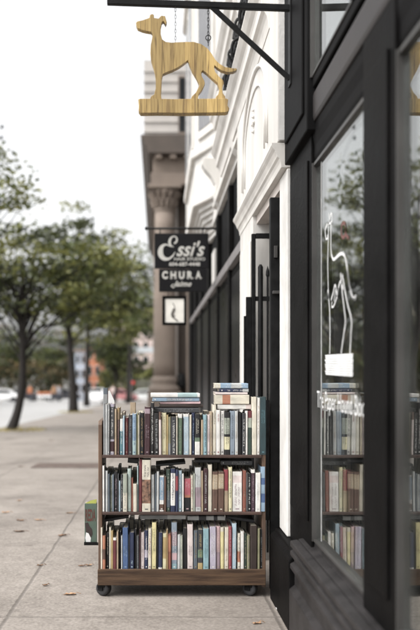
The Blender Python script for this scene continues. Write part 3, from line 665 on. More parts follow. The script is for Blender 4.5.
ribbon(mb, smoothpts(k5([(172,410),(182,432),(176,452),(170,470),(178,488),(200,506)]), 4), [0.008]*6+[0.030]*10+[0.014]*5, f4); ribbon(mb, smoothpts(k5([(168,470),(176,474),(186,478)]), 4), 0.006, f4)
mb.build('sketch', surf('sketch_ink', (0.10, 0.09, 0.08), 0.8, 0.2, 20), pf)
mb = MB()
for px in (168, 181): mb.tube([(sx(px), YS, sz_(295.9)), (sx(px), YS, sz_(292))], 0.004, 6)
mb.build('hanger', M['iron'], pf)

# ------------------------------------------------------------------ classical stone building
YC = 25.0
cb = thing('stone_building', 'grey brown classical stone building with fluted column and heavy cornice', 'building', (0.5, YC, gz(YC)))
cx = lambda px: XX(px, YC); cz = lambda py: ZZ(py, YC)
G0 = gz(YC)-0.3
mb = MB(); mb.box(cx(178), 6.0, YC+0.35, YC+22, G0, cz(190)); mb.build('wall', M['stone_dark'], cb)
mb = MB(); mb.box(cx(186.5), cx(197), YC-0.1, YC+0.33, G0, cz(186)); mb.build('pilaster', M['stone'], cb, bevel=0.02)
# column > base, shaft, capital
cxx = cx(164.5); R = (175.5-153)/2*YC/F
sh = []
for k in range(13):
    t = k/12; sh.append((R*(1.0-0.16*t*t), cz(376)+(cz(213)-cz(376))*t))
col = MB().lathe(sh, cxx, YC, 36).build('column', M['stone'], cb, smooth=True)
bp_ = [(R*1.02, cz(376)-0.002), (R*1.05, cz(377)), (R*1.22, cz(379)), (R*1.22, cz(381)), (R*1.12, cz(383)), (R*1.14, cz(385)), (R*1.38, cz(387)), (R*1.42, cz(389.5)), (R*1.36, cz(391.5))]
MB().lathe(bp_, cxx, YC, 36).build('base', M['stone'], col, smooth=True)
MB().box(cxx-R*1.5, cxx+R*1.5, YC-R*1.5, YC+R*1.5, G0, cz(391.8)).build('pedestal', M['stone'], cb, bevel=0.02)
cp = MB(); cp.lathe([(R*0.86, cz(212.8)), (R*0.92, cz(211)), (R*0.86, cz(209)), (R*0.95, cz(202)), (R*1.2, cz(194)), (R*1.35, cz(190.5))], cxx, YC, 24)
for k in range(14):
    a = 2*math.pi*k/14
    for (z0, z1_, r0, r1) in ((208, 200, 0.92, 1.12), (201, 192.5, 1.0, 1.38)):
        aa = a + (math.pi/14 if z0 < 205 else 0)
        cp.tube([(cxx+R*r0*math.cos(aa), YC+R*r0*math.sin(aa), cz(z0)), (cxx+R*r1*math.cos(aa), YC+R*r1*math.sin(aa), cz(z1_+1)), (cxx+R*(r1+0.12)*math.cos(aa), YC+R*(r1+0.12)*math.sin(aa), cz(z1_+2.5))], [0.05, 0.065, 0.03], 6)
cp.box(cxx-R*1.45, cxx+R*1.45, YC-R*1.45, YC+R*1.45, cz(190.4), cz(187)); cp.build('capital', M['stone'], col)
# entablature
mb = MB(); mb.box(cx(151), 6.0, YC-0.30, YC+22, cz(186.9), cz(175)); mb.box(cx(153), 6.0, YC-0.24, YC+22, cz(174.9), cz(158)); mb.build('entablature', M['stone'], cb, bevel=0.02)
prof = [(6.0, cz(158)), (cx(148), cz(157.9)), (cx(147), cz(151)), (cx(145), cz(150)), (cx(144), cz(146)), (cx(141.5), cz(143)), (cx(140.5), cz(139.5)), (6.0, cz(138))]
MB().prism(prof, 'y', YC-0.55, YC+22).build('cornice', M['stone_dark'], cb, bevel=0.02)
mb = MB()
for i in range(4):
    x = cx(155.5+i*14.2); mb.box(x, x+0.18, YC-0.50, YC-0.245, cz(157.5)-0.14, cz(157.9))
mb.build('dentils', M['stone'], cb, bevel=0.02)
mb = MB(); mb.box(cx(144), 6.0, YC-0.15, YC+20, cz(137.5), cz(62)); mb.build('upper_wall', M['siding'], cb)
mb = MB()
for i in range(7):
    py = 134-i*10; mb.box(cx(143.3), 5.9, YC-0.19, YC-0.151, cz(py), cz(py-0.9))
mb.build('siding_strips', M['siding'], cb)
fo = MB().box(cx(178), cx(186), YC-0.215, YC-0.195, cz(136), cz(78)).build('window', M['stone'], cb); MB().box(cx(179), cx(185), YC-0.222, YC-0.217, cz(134), cz(80)).build('pane', M['glassdark'], fo)
mb = MB(); mb.lathe([(0.01, 0), (0.13, 0.0), (0.15, 0.12), (0.10, 0.4), (0.02, 0.42)], cx(181), YC-0.05, 14); mb.v = [(x, y, z+cz(388)) for x, y, z in mb.v]; mb.build('wall_lamp', M['iron'], cb, smooth=True)

# ------------------------------------------------------------------ the book cart
YB = 4.27; PXM = F/YB
bx = lambda px: XX(px, YB); bz = lambda py: ZZ(py, YB)
DEP = 0.38
SH = [(455.0, 458.0), (512.0, 515.0), (570.0, 585.0)]
cart = thing('book_cart', 'brown wooden three-shelf book cart on black casters in front of the shop', 'cart', (bx(182), YB+DEP/2, gz(YB+DEP/2)))
XL = bx(98); XR = bx(266.2)
for i, (t, b) in enumerate(SH[:2]):
    MB().box(XL+0.021, XR-0.021, YB, YB+DEP, bz(b), bz(t)).build('shelf', M['shelfdark'], cart, bevel=0.0025)
MB().box(XL+0.021, XR-0.021, YB+0.0165, YB+DEP-0.017, bz(570)-0.018, bz(570)).build('shelf', M['shelfdark'], cart)
MB().box(XL-0.002, XR-0.002, YB-0.004, YB+0.016, bz(585.3), bz(569.3)).build('front_board', M['shelfwood'], cart, bevel=0.003)
MB().box(XL-0.002, XR-0.002, YB+DEP-0.016, YB+DEP+0.004, bz(585.3), bz(569.3)).build('back_board', M['shelfwood'], cart, bevel=0.003)
for x0_, x1_, lab in ((XL, XL+0.019, 'scuffed brown left end board'), (XR-0.019, XR, None)):
    mb = MB(); zt = bz(421) if lab else bz(440)
    mb.prism([(YB+0.017, bz(588)), (YB+DEP-0.018, bz(588)), (YB+DEP-0.018, zt-0.02), (YB+DEP-0.04, zt), (YB+0.03, zt), (YB+0.017, zt-0.02)], 'x', x0_, x1_)
    mb.build('end_board', M['panelwood'], cart, bevel=0.003, label=lab)
for px, y in ((102.2, YB+0.045), (250, YB+0.045), (107, YB+DEP-0.05), (252, YB+DEP-0.05)):
    x = bx(px) if y < YB+0.1 else bx(px); gy = gz(y); r = 0.036
    fk = MB(); fk.box(x-0.026, x+0.034, y-0.03, y+0.03, bz(588.2)-0.002, bz(585.4)-0.001); 
    for q in (-1, 1):
        c5, s5 = math.cos(1.05), math.sin(1.05); pl4 = [(q*0.0225, -0.014), (q*0.027, -0.014), (q*0.027, 0.014), (q*0.0225, 0.014)]
        fk.prism([(x+a*c5-b*s5, y+a*s5+b*c5) for a, b in pl4], 'z', gy+r-0.008, bz(588.3))
    fk = fk.build('caster', M['iron'], cart, bevel=0.002)
    w = MB(); ca, sa = math.cos(1.05), math.sin(1.05)
    w.lathe([(0.004, -0.018), (r*0.6, -0.020), (r*0.92, -0.019), (r, -0.011), (r, 0.011), (r*0.92, 0.019), (r*0.6, 0.020), (0.004, 0.018)], y-0.006, gy+r+0.001, 24, axis='x', c3=x); w.v = [(x+(a-x)*ca-(b-y)*sa, y+(a-x)*sa+(b-y)*ca, c) for a, b, c in w.v]; w.build('wheel', M['rubber'], fk, smooth=True)

PAL = {'white': 'e6e2da', 'cream': 'd9cfb5', 'pale grey': 'bfc2c0', 'grey': '8c8f90', 'dark grey': '4e5054', 'charcoal': '3a3b40', 'black': '1d1c1f', 'maroon': '472029', 'dark red': '74202a',
 'crimson': 'a02a38', 'rust': '95482c', 'orange': 'bd6c3a', 'tan': 'b39871', 'brown': '6a4735', 'dark brown': '3a2a23', 'gold': 'a3823f', 'mustard': 'bd9d4a', 'yellow': 'e0d07a', 'pale yellow': 'ded49a',
 'olive': '8a8759', 'sage': 'a3ab97', 'green': '64805f', 'dark green': '2e463a', 'mint': 'b5cbc2', 'teal': '4c8794', 'light teal': '82b2bc', 'pale blue': 'a5c3d3', 'light blue': '86a9c6', 'blue': '3c639a',
 'navy': '27345a', 'blue grey': '8294a6', 'slate': '56636f', 'lavender': 'b7adc2', 'mauve': 'a58894', 'pink': 'd6a8ac', 'pale pink': 'e0ccc6', 'red': 'c94a5e', 'plum': '4a2c3d', 'dark teal': '1f4248', 'pale teal': '9bbcbc'}
DARK = {'black', 'charcoal', 'dark grey', 'maroon', 'dark red', 'crimson', 'plum', 'navy', 'dark green', 'dark teal', 'brown', 'dark brown', 'blue', 'rust', 'slate', 'green', 'red', 'teal'}

def book(x0, x1, z0, z1, y0, dep, colour, segs=(), title=None, label='', group=None, detail=True, flat=False, rot=0.0, lean=0.0, pic=None):
    """upright book with its spine towards -Y; x, z in metres"""
    w = x1-x0; h = z1-z0; t = min(0.0022, w*0.16); r = min(0.004, w*0.28)
    root = thing('book', label, 'book', ((x0+x1)/2, y0, z0), group)
    cuts = sorted({0.0, 1.0} | {s[0] for s in segs} | {s[1] for s in segs})
    names = [colour]; mb = MB()
    out = [(x0, y0+dep), (x0, y0+r), (x0+r*0.35, y0+r*0.3), (x0+r, y0), (x1-r, y0), (x1-r*0.35, y0+r*0.3), (x1, y0+r), (x1, y0+dep), (x1-t, y0+dep), (x1-t, y0+r+t), (x0+t, y0+r+t), (x0+t, y0+dep)]
    for a, b in zip(cuts, cuts[1:]):
        c = colour
        for s in segs:
            if s[0]-1e-6 <= a and b <= s[1]+1e-6: c = s[2]
        if c not in names: names.append(c)
        mb.prism(out, 'z', z0+h*a, z0+h*b, names.index(c))
    mats = [cmat(PAL[n]) if n in PAL else cmat(n[1:], 'pic') for n in names]
    cv = mb.build('cover', mats, root)
    if detail:
        e = random.uniform(0.0015, 0.004)
        MB().box(x0+t+0.0002, x1-t-0.0002, y0+r+t+0.0005, y0+dep-e, z0+0.002, z1-e).build('pages', M['paper'], root)
    if title and w > 0.006:
        tm = MB(); zc = z1-h*random.uniform(0.06, 0.16); ze = z0+h*random.uniform(0.18, 0.4)
        if isinstance(title, tuple): tc, f0, f1 = title; zc = z0+h*f1; ze = z0+h*f0
        else: tc = title
        lines = 2 if w > 0.024 else 1
        for ln in range(lines):
            if ln: tm.build('spine_title', cmat(PAL[tc]), cv); tm = MB()
            xm = (x0+x1)/2 + ((ln-0.5)*w*0.34 if lines == 2 else 0); hw = min(w*(0.21 if lines == 1 else 0.11), 0.0048)
            z = zc-ln*0.01
            while z > ze:
                g_ = random.uniform(0.0018, 0.0036)
                if random.random() < 0.78:
                    u = hw*random.uniform(0.75, 1.0)
                    st = random.random()
                    y = y0-0.0005
                    for a, b, c, d in ((-u, u, z-g_*0.35, z), (-u, -u*0.45, z-g_, z-g_*0.35) if st < .5 else (u*0.4, u, z-g_, z-g_*0.35)):
                        tm.add([(xm+a, y, c), (xm+b, y, c), (xm+b, y, d), (xm+a, y, d)], [(0, 1, 2, 3)])
                z -= g_*1.45
        # publisher mark at the foot
        tm.build('spine_title', cmat(PAL[tc]), cv); tm = MB()
        tm.add([(x0+w*0.32, y0-0.0005, z0+0.010), (x1-w*0.32, y0-0.0005, z0+0.010), (x1-w*0.32, y0-0.0005, z0+0.015), (x0+w*0.32, y0-0.0005, z0+0.015)], [(0, 1, 2, 3)])
        tm.build('publisher_mark', cmat(PAL[tc]), cv)
    if flat:                                           # laid down: spine still towards -Y
        root.rotation_euler = (0, math.radians(90), rot)
    elif lean: root.rotation_euler = (0, lean, 0)
    return root

# (x0, x1, top, colour, segments(bottom..top fraction), title colour)
T = None
ROW1 = [
 (103.2,105.2,404,'grey',(),T),(105.2,107.2,404.5,'pale grey',(),T),(107.2,109.4,404,'grey',(),'white'),
 (109.6,114.0,404,'lavender',((0.06,0.26,'maroon'),(0.30,0.94,'dark grey')),'white'),
 (114.6,116.6,409,'tan',(),T),(116.7,119.2,408,'gold',((0,0.75,'brown'),),T),
 (119.6,122.7,419,'teal',((0.66,1,'white'),),'white'),(122.8,124.6,416,'pale blue',(),T),(124.8,128.0,418,'dark red',(),'tan'),
 (128.2,132.2,415,'charcoal',(),'grey'),(132.4,136.2,414,'light blue',((0,0.35,'pale teal'),),'blue'),(136.3,138.1,413.5,'olive',(),T),(138.2,139.4,415,'cream',(),T),
 (139.6,144.0,413,'black',(),('gold',0.2,0.88)),(144.2,150.0,407,'maroon',((0.86,0.96,'mauve'),),('mauve',0.35,0.62)),(150.3,154.0,403,'black',(),('white',0.2,0.92)),(154.2,158.8,413,'black',(),('pale grey',0.15,0.85)),
 (159.0,161.5,412,'pale pink',((0.82,1,'brown'),),T),(161.7,166.4,413,'pale yellow',(),('tan',0.3,0.9)),(166.5,168.2,415,'mustard',(),T),(168.4,171.0,417,'olive',((0,0.3,'grey'),),T),
 (171.2,176.2,417,'charcoal',(),('white',0.12,0.9)),(176.3,177.6,416,'cream',(),T),(177.8,182.2,414,'green',((0.90,1,'white'),),('sage',0.3,0.7)),(182.4,183.4,418,'black',(),T),
 (183.5,189.2,414,'pale blue',((0.93,1,'white'),),'white'),(189.4,191.6,415,'cream',(),T),(191.8,194.7,413,'navy',(),('light blue',0.3,0.9)),
 (195.0,200.2,414,'black',((0,0.32,'white'),(0.32,0.42,'green')),('cream',0.5,0.9)),(200.9,203.4,420,'tan',(),T),(203.5,207.0,415,'light teal',(),'navy'),(207.2,210.0,415,'pale pink',(),'mauve'),(210.2,212.6,412,'tan',(),T),
 (212.8,216.2,405,'cream',(),('dark grey',0.62,0.9)),(216.4,220.4,410,'white',(),('crimson',0.75,0.9)),(220.6,224.5,411,'white',(),('dark grey',0.45,0.92)),
 (224.7,230.0,412,'black',((0.12,0.42,'pale yellow'),(0.48,0.86,'sage')),'black'),(230.2,235.0,411,'blue grey',(),'slate'),(235.2,238.4,411,'pale grey',(),T),(238.6,242.0,413,'black',(),T),
 (242.2,245.6,413,'charcoal',(),('white',0.2,0.85)),(245.8,247.8,411,'white',(),T),(248.0,252.0,411,'dark green',((0.62,0.84,'sage'),(0.84,1,'dark red')),T),
 (252.2,256.9,397,'cream',(),T),(257.0,260.0,398,'white',(),'tan'),(260.2,266.6,397,'dark teal',(),('teal',0.55,0.8))]
ROW2 = [
 (102.4,104.4,466,'white',(),T),(104.5,105.4,470,'charcoal',(),T),(105.5,107.7,471,'pale grey',(),T),(107.9,109.8,474,'slate',(),T),(109.9,112.0,476,'sage',(),'dark grey'),(112.1,113.6,475,'blue grey',(),T),
 (113.8,117.4,472,'black',(),('mauve',0.15,0.85)),(117.5,118.8,474,'dark grey',(),T),(118.9,120.4,481,'pale blue',(),T),(120.5,122.8,475,'charcoal',(),'pale grey'),(122.9,127.2,474,'sage',((0,0.5,'cream'),),('grey',0.12,0.5)),
 (127.4,131.0,469,'mint',(),'sage'),(131.2,133.0,478,'rust',(),T),(133.2,137.0,484,'cream',(),T),(137.1,138.5,466,'pale teal',(),T),(138.7,141.9,459.5,'dark red',(),T),
 (142.1,150.8,460,'cream',((0.16,0.62,'#9a6a48'),),('dark grey',0.68,0.90)),(151.2,154.5,475,'pale grey',(),'grey'),(154.7,156.4,474,'slate',(),T),(156.5,159.0,472,'pale grey',(),T),
 (159.2,164.0,476,'white',((0.32,0.96,'light blue'),(0.04,0.2,'brown')),'white'),(164.2,166.2,477,'brown',(),T),(166.5,170.4,470,'dark green',((0.1,0.5,'slate'),),'sage'),(170.6,175.4,469,'white',((0,0.14,'navy'),(0.9,1,'navy')),'navy'),
 (175.6,178.2,470,'navy',((0.5,0.85,'crimson'),),T),(178.4,181.8,471,'pale blue',(),T),(182.2,183.9,474,'white',(),T),(184.1,190.8,479,'red',((0,0.42,'black'),(0.42,0.5,'orange')),('pink',0.72,0.9)),
 (191.0,193.4,476,'cream',(),T),(193.5,195.2,474,'sage',(),T),(195.5,201.4,468,'pale grey',((0.1,0.55,'mauve'),),'grey'),(201.6,203.4,471,'tan',(),T),(203.6,207.8,469,'maroon',(),('pale grey',0.2,0.9)),
 (208.1,212.2,465,'cream',(),T),(212.5,218.0,472,'brown',((0.56,0.93,'tan'),),('cream',0.6,0.9)),(218.2,224.0,472,'brown',((0.58,0.95,'tan'),),('cream',0.6,0.9)),(224.4,228.4,470,'tan',((0.5,1,'crimson'),),T),
 (228.8,232.4,467.5,'pale yellow',(),T),(232.6,242.6,472,'white',((0.72,0.90,'pale pink'),),('mauve',0.15,0.68)),(243.0,246.4,471,'rust',(),('tan',0.38,0.5)),(246.5,248.0,473,'grey',(),T),
 (248.2,251.4,474,'black',(),('white',0.2,0.9)),(251.6,255.4,470,'plum',((0.92,1,'white'),),('mauve',0.2,0.85)),(255.8,260.8,473,'white',(),('pale grey',0.3,0.8)),(261.2,265.6,467,'light blue',((0.2,0.4,'blue'),(0.6,0.75,'blue')),T)]
ROW3 = [
 (100.6,102.3,528,'cream',(),T),(102.5,105.4,536,'orange',((0.3,0.6,'brown'),),T),(105.6,108.6,534,'black',(),T),(108.9,110.8,528,'cream',(),T),(110.9,113.0,531,'mustard',(),T),(113.1,116.4,538,'dark red',((0.92,1,'white'),),T),
 (116.5,118.4,532,'tan',(),T),(118.6,120.8,533,'black',(),T),(121.0,122.4,536,'pale grey',(),T),(122.6,128.2,528,'blue',(),('light blue',0.3,0.55)),(128.4,129.4,535,'charcoal',(),T),(129.6,134.0,533,'slate',((0,1,'navy'),),('pale blue',0.12,0.25)),
 (134.2,136.4,530,'black',(),T),(136.5,138.9,536,'dark grey',(),'grey'),(139.1,140.4,530,'maroon',(),T),(140.6,144.4,533,'pale pink',(),'mauve'),(144.6,148.0,531,'navy',((0.3,0.5,'lavender'),),'white'),(148.1,151.4,529,'cream',(),'crimson'),
 (151.7,156.2,523,'yellow',(),('olive',0.4,0.86)),(156.4,158.2,531,'black',(),T),(158.4,162.2,533,'navy',((0,0.06,'white'),),'slate'),(162.5,166.4,534,'pale yellow',((0.3,0.9,'mustard'),),T),(166.5,168.2,530,'gold',(),T),(168.4,171.3,534,'rust',((0.5,0.95,'orange'),),T),
 (171.6,177.2,523,'blue grey',((0,0.12,'light teal'),(0.2,0.35,'pink'),(0.5,0.8,'mauve')),'white'),(177.5,180.4,535,'pale grey',(),T),(180.5,183.0,536,'sage',(),'cream'),(183.2,187.4,529,'black',(),T),(187.6,193.4,525,'pale pink',(),('mauve',0.3,0.55)),
 (193.8,197.8,531,'slate',(),T),(198.0,203.0,530,'charcoal',((0,0.17,'mustard'),(0.3,0.5,'green')),'mustard'),(203.3,209.0,529,'light teal',(),('teal',0.3,0.8)),(209.2,210.0,527,'maroon',(),T),(210.1,216.4,527,'lavender',(),('white',0.3,0.85)),
 (216.6,220.4,527,'mauve',((0.4,1,'pink'),),T),(220.8,224.4,528,'yellow',((0.9,1,'cream'),),T),(224.6,228.8,528,'cream',(),('tan',0.2,0.5)),(229.0,232.0,527,'crimson',(),'pink'),(232.2,236.6,524,'pale blue',(),('white',0.2,0.8)),
 (237.8,240.8,534,'cream',((0.2,0.5,'orange'),),T),(241.0,244.4,532,'white',(),T),(244.6,247.0,534,'dark green',(),T),(247.2,250.2,536,'olive',(),T),(250.5,257.4,526,'dark brown',(),T),(257.8,260.2,529,'olive',(),T),(260.4,263.4,530,'black',(),('grey',0.2,0.8))]

SHN = ['top', 'middle', 'bottom']
ORD = lambda n: {1: 'first', 2: 'second', 3: 'third'}.get(n, '%d%s' % (n, 'th' if 10 < n % 100 < 14 else {1: 'st', 2: 'nd', 3: 'rd'}.get(n % 10, 'th')))
seen = {}
rows = [ROW1, ROW2, ROW3]
labs = []
for ri, row in enumerate(rows):
    base = SH[ri][0]
    for i, (x0, x1, top, c, segs, tl) in enumerate(row):
        w = x1-x0; hh = base-top
        adj = ('slim ' if w < 2.3 else 'thick ' if w > 5.4 else '') + ('tall ' if hh > 46 else 'short ' if hh < 35 else '')
        deco = ''
        if segs:
            sc_ = max(segs, key=lambda s: s[1]-s[0]); nm = sc_[2]
            deco = ' with a picture band' if nm.startswith('#') else ' with %s %s' % (nm, 'block' if sc_[1]-sc_[0] > 0.3 else 'band') if sc_[1]-sc_[0] < 0.99 else ''
        l = row[i-1][3] if i else None; r_ = row[i+1][3] if i < len(row)-1 else None
        near = 'between %s and %s books' % (l, r_) if l and r_ else ('against the left end' if r_ else 'against the right end')
        labs.append([ri, i, '%s%s book%s on the %s shelf %s' % (adj, c, deco, SHN[ri], near)])
cnt = {}
for r_ in labs: cnt[r_[2]] = cnt.get(r_[2], 0)+1
LAB = {}
for ri, i, s in labs:
    if cnt[s] > 1:
        n = len(rows[ri]); s += ', %s from the %s end' % ((ORD(i+1), 'left') if i < n/2 else (ORD(n-i), 'right'))
    if len(s.split()) > 16: s = re.sub(r' with .*? (block|band)', '', s)
    LAB[(ri, i)] = s
rb = random.Random(11)
for ri, row in enumerate(rows):
    z0 = bz(SH[ri][0])+0.0006
    for i, (x0, x1, top, c, segs, tl) in enumerate(row):
        y0 = YB+0.004+rb.random()*0.014 + (0.012 if (c in ('black',) and ri == 2) else 0)
        if tl is None and (x1-x0) > 2.4 and rb.random() < 0.45: tl = rb.choice(['cream', 'tan', 'grey', 'gold', 'olive']) if c in DARK else rb.choice(['grey', 'brown', 'slate', 'mauve', 'tan'])
        book(bx(x0)+0.0003, bx(x1)-0.0003, z0, bz(top), y0, rb.uniform(0.13, 0.165), c, segs, tl, LAB[(ri, i)], 'books in the front rows of the cart', lean=rb.choice([0, 0, 0.004, -0.004, 0.007]))

# rear row (spines to the other side): only their tops show above the front row
for ri in range(3):
    x = XL+0.03; z0 = bz(SH[ri][0])+0.0006; n = 0
    while x < XR-0.05:
        w = rb.uniform(0.012, 0.034); px = VX + (x+w/2)*F/YB
        if ri == 0: h = rb.uniform(0.17, 0.205); cc = rb.choice(['black', 'cream', 'brown', 'white', 'charcoal', 'tan'])
        elif ri == 1: h = rb.uniform(0.16, 0.20) if px < 195 else rb.uniform(0.20, 0.232); cc = rb.choice(['black', 'charcoal', 'black', 'dark brown', 'dark grey', 'cream'])
        else: h = rb.uniform(0.14, 0.18) if px < 122 else rb.uniform(0.18, 0.215); cc = rb.choice(['black', 'charcoal', 'dark brown', 'black', 'dark grey'])
        d = rb.uniform(0.13, 0.16)
        o = book(x, x+w-0.0006, z0, z0+h, 0, d, cc, (), None, 'book in the rear row of the %s shelf, only its top edge showing' % SHN[ri], 'books in the rear row of the %s shelf' % SHN[ri])
        o.location = (o.location.x, YB+DEP-0.006, z0); o.rotation_euler = (0, 0, math.pi)
        x += w
# books laid flat
def flatbook(x0, x1, ytop, ybot, y0, dep, c, segs, title, label, rot=0.0, roll=0.0):
    th = bz(ytop)-bz(ybot); L = bx(x1)-bx(x0)
    o = book(0, th, 0, L, 0, dep, c, segs, title, label, 'books lying flat on the cart')
    # local x (thickness) -> world z ; local z (height) -> world x
    for ch in o.children_recursive: pass
    o.matrix_world = Matrix.Translation(((bx(x0)+bx(x1))/2, y0, bz(ybot)+0.0004)) @ Matrix.Rotation(rot, 4, 'Z') @ Matrix.Rotation(roll, 4, 'Y') @ Matrix(((0, 0, 1, -L/2), (0, 1, 0, 0), (-1, 0, 0, th/2), (0, 0, 0, 1)))
    return o
Yf = YB+0.01
flatbook(152, 199.5, 408.5, 413.6, Yf+0.05, 0.17, 'charcoal', (), 'grey', 'lowest black book in the flat stack on the left of the cart top')
flatbook(160, 204, 404.9, 408.2, Yf+0.06, 0.16, 'dark brown', (), T, 'dark brown flat book above the black one in the left stack', 0.04)
flatbook(160, 201, 402.2, 404.7, Yf+0.06, 0.15, 'pink', (), T, 'dusty pink flat book in the middle of the left stack', -0.03)
flatbook(152.5, 200, 398.0, 402.0, Yf+0.055, 0.19, 'light blue', ((0.3, 0.7, 'blue grey'),), 'white', 'light blue flat book second from the top of the left stack', 0.02)
flatbook(150.5, 200.5, 394.0, 397.8, Yf+0.05, 0.20, 'white', ((0.55, 0.95, 'pale teal'),), T, 'white and pale teal flat book topping the left stack', 0.0)
flatbook(218, 252, 404.9, 409.8, Yf+0.035, 0.15, 'white', ((0.85, 1, 'pale pink'),), T, 'lowest white flat book of the right stack on the cart top', 0.02)
flatbook(215.5, 250, 395.2, 404.7, Yf+0.03, 0.15, 'cream', ((0.22, 0.45, 'orange'),), T, 'thick cream flat book with orange label in the right stack', -0.01)
flatbook(216, 248.5, 392.6, 395.0, Yf+0.03, 0.15, 'pale pink', (), T, 'slim pale pink flat book under the navy one in the right stack', 0.02)
flatbook(220, 249.5, 388.9, 392.4, Yf+0.032, 0.14, 'navy', ((0.8, 1, 'pale grey'),), 'white', 'navy flat book second from the top of the right stack', 0.02)
flatbook(215, 249, 383.6, 388.7, Yf+0.03, 0.15, 'light blue', ((0, 0.18, 'cream'), (0.5, 0.8, 'pale grey')), 'white', 'pale blue and grey flat book topping the right stack', -0.02)
flatbook(127, 138.2, 459.6, 464.8, Yf+0.06, 0.18, 'black', (), T, 'black book lying tilted above the mint book on the middle shelf', 0.0, 0.10)
flatbook(156, 186, 464.0, 466.8, Yf+0.05, 0.15, 'black', (), T, 'black book lying across the middle shelf beside the picture band book', 0.0, -0.09)
flatbook(196, 221, 461.0, 464.6, Yf+0.07, 0.15, 'charcoal', (), T, 'charcoal book lying flat over the twin brown books', 0.0)
flatbook(222, 254, 462.2, 467.2, Yf+0.07, 0.15, 'dark grey', (), 'pale grey', 'dark grey book lying flat near the right end of the middle shelf', 0.0)
flatbook(140, 186, 517.0, 521.6, Yf+0.05, 0.17, 'grey', ((0.6, 1, 'pale grey'),), T, 'long grey book lying flat above the yellow book on the bottom shelf', 0.0)
flatbook(188, 226, 518.2, 522.8, Yf+0.055, 0.16, 'pale grey', ((0.3, 0.5, 'charcoal'), (0.7, 0.8, 'charcoal')), T, 'pale grey book lying flat above the lavender book', 0.0)
flatbook(103.5, 128, 520.5, 523.6, Yf+0.09, 0.15, 'black', (), T, 'black book lying tilted at the left end of the bottom shelf', 0.0, -0.16)
flatbook(228, 256, 521.0, 524.5, Yf+0.09, 0.15, 'charcoal', (), T, 'charcoal book lying tilted near the right end of the bottom shelf', 0.0, 0.15)
# tall boards at the left end of the top shelf
book(bx(101.0), bx(105.8), bz(455)+0.0006, bz(388.5), YB+0.17, 0.02, 'grey', ((0.9, 1, 'slate'),), T, 'tallest grey board-like book standing at the left end of the cart top', None)
mb = MB(); mb.prism([(bx(106.2), bz(455)+0.001), (bx(113.5), bz(455)+0.001), (bx(112.6), bz(402)), (bx(107.5), bz(391)), (bx(106.2), bz(392))], 'y', YB+0.172, YB+0.180); tag(mb.build('booklet', M['winpaint']), 'white booklet with slanting top behind the grey books at the cart corner', 'booklet')
book(bx(129), bx(135), bz(455)+0.0006, bz(403.5), YB+0.172, 0.012, 'tan', (), T, 'tan book peeping out behind the light blue book on the top shelf', None)

# children's book displayed face out on the cart's left side
YK = YB+0.10
kx = lambda px: XX(px, YK); kz = lambda py: ZZ(py, YK)
kbk = thing('picture_book', 'green picture book with rust lettering displayed outside the cart left end', 'book', (kx(91), YK, kz(543.5)))
MB().box(kx(84.6), kx(96.8), YK-0.002, YK+0.016, kz(543.3), kz(503.6)).build('cover', surf('muted_green_print', lin('47564c'), 0.5, 0.15, 18), kbk, bevel=0.001)
MB().box(kx(85), kx(96.6), YK+0.0162, YK+0.03, kz(543), kz(502.8)).build('pages', M['paper'], kbk)
mb = MB(); fk_ = lambda px, py, e=0.0026: (kx(px), YK-e, kz(py))
mb.add([fk_(85.3, 503.4), fk_(96.2, 503.4), fk_(96.6, 499.4), fk_(90.5, 500.8)], [(0, 1, 2, 3)]); mb.add([fk_(85.3, 503.4, -0.012), fk_(96.2, 503.4, -0.012), fk_(96.6, 499.4, -0.012), fk_(90.5, 500.8, -0.012)], [(3, 2, 1, 0)])
mb.build('page_marker', surf('lime_card', lin('979c4e'), 0.6, 0.1, 20), kbk)
mb = MB(); put_text(mb, 'REDA', 0.060, lambda x, y: (kx(85.4)+x, YK-0.0028, kz(520.6)+y*1.35), width=kx(95.6)-kx(85.4), bold=0.002); mb.build('title', surf('rust_print', lin('4e2b24'), 0.6, 0.15, 30), kbk)
mb = MB(); fk2 = lambda px, py: (kx(px), YK-0.003, kz(py))
mb.add([fk2(*p) for p in ((85, 523), (88, 522.3), (89.5, 526), (92, 529), (92.6, 534), (91, 537.5), (88.5, 533), (86, 532))], [tuple(range(8))]); mb.build('dark_figure', surf('dark_print', lin('2c211f'), 0.6, 0.2, 30), kbk)
mb = MB(); mb.add([fk2(*p) for p in ((86, 532.3), (88.5, 533.2), (90.8, 537.8), (90.4, 542.6), (86.2, 542.8), (85.2, 538))], [tuple(range(6))]); mb.build('pale_figure', M['winpaint'], kbk)
mb = MB(); mb.box(kx(84.2), kx(98.4), YK-0.012, YK+0.034, kz(543.6)-0.006, kz(543.6)); mb.box(kx(84.2), kx(97.2), YK-0.013, YK-0.009, kz(543.4), kz(541.6)); mb.build('ledge', M['iron'], cart)

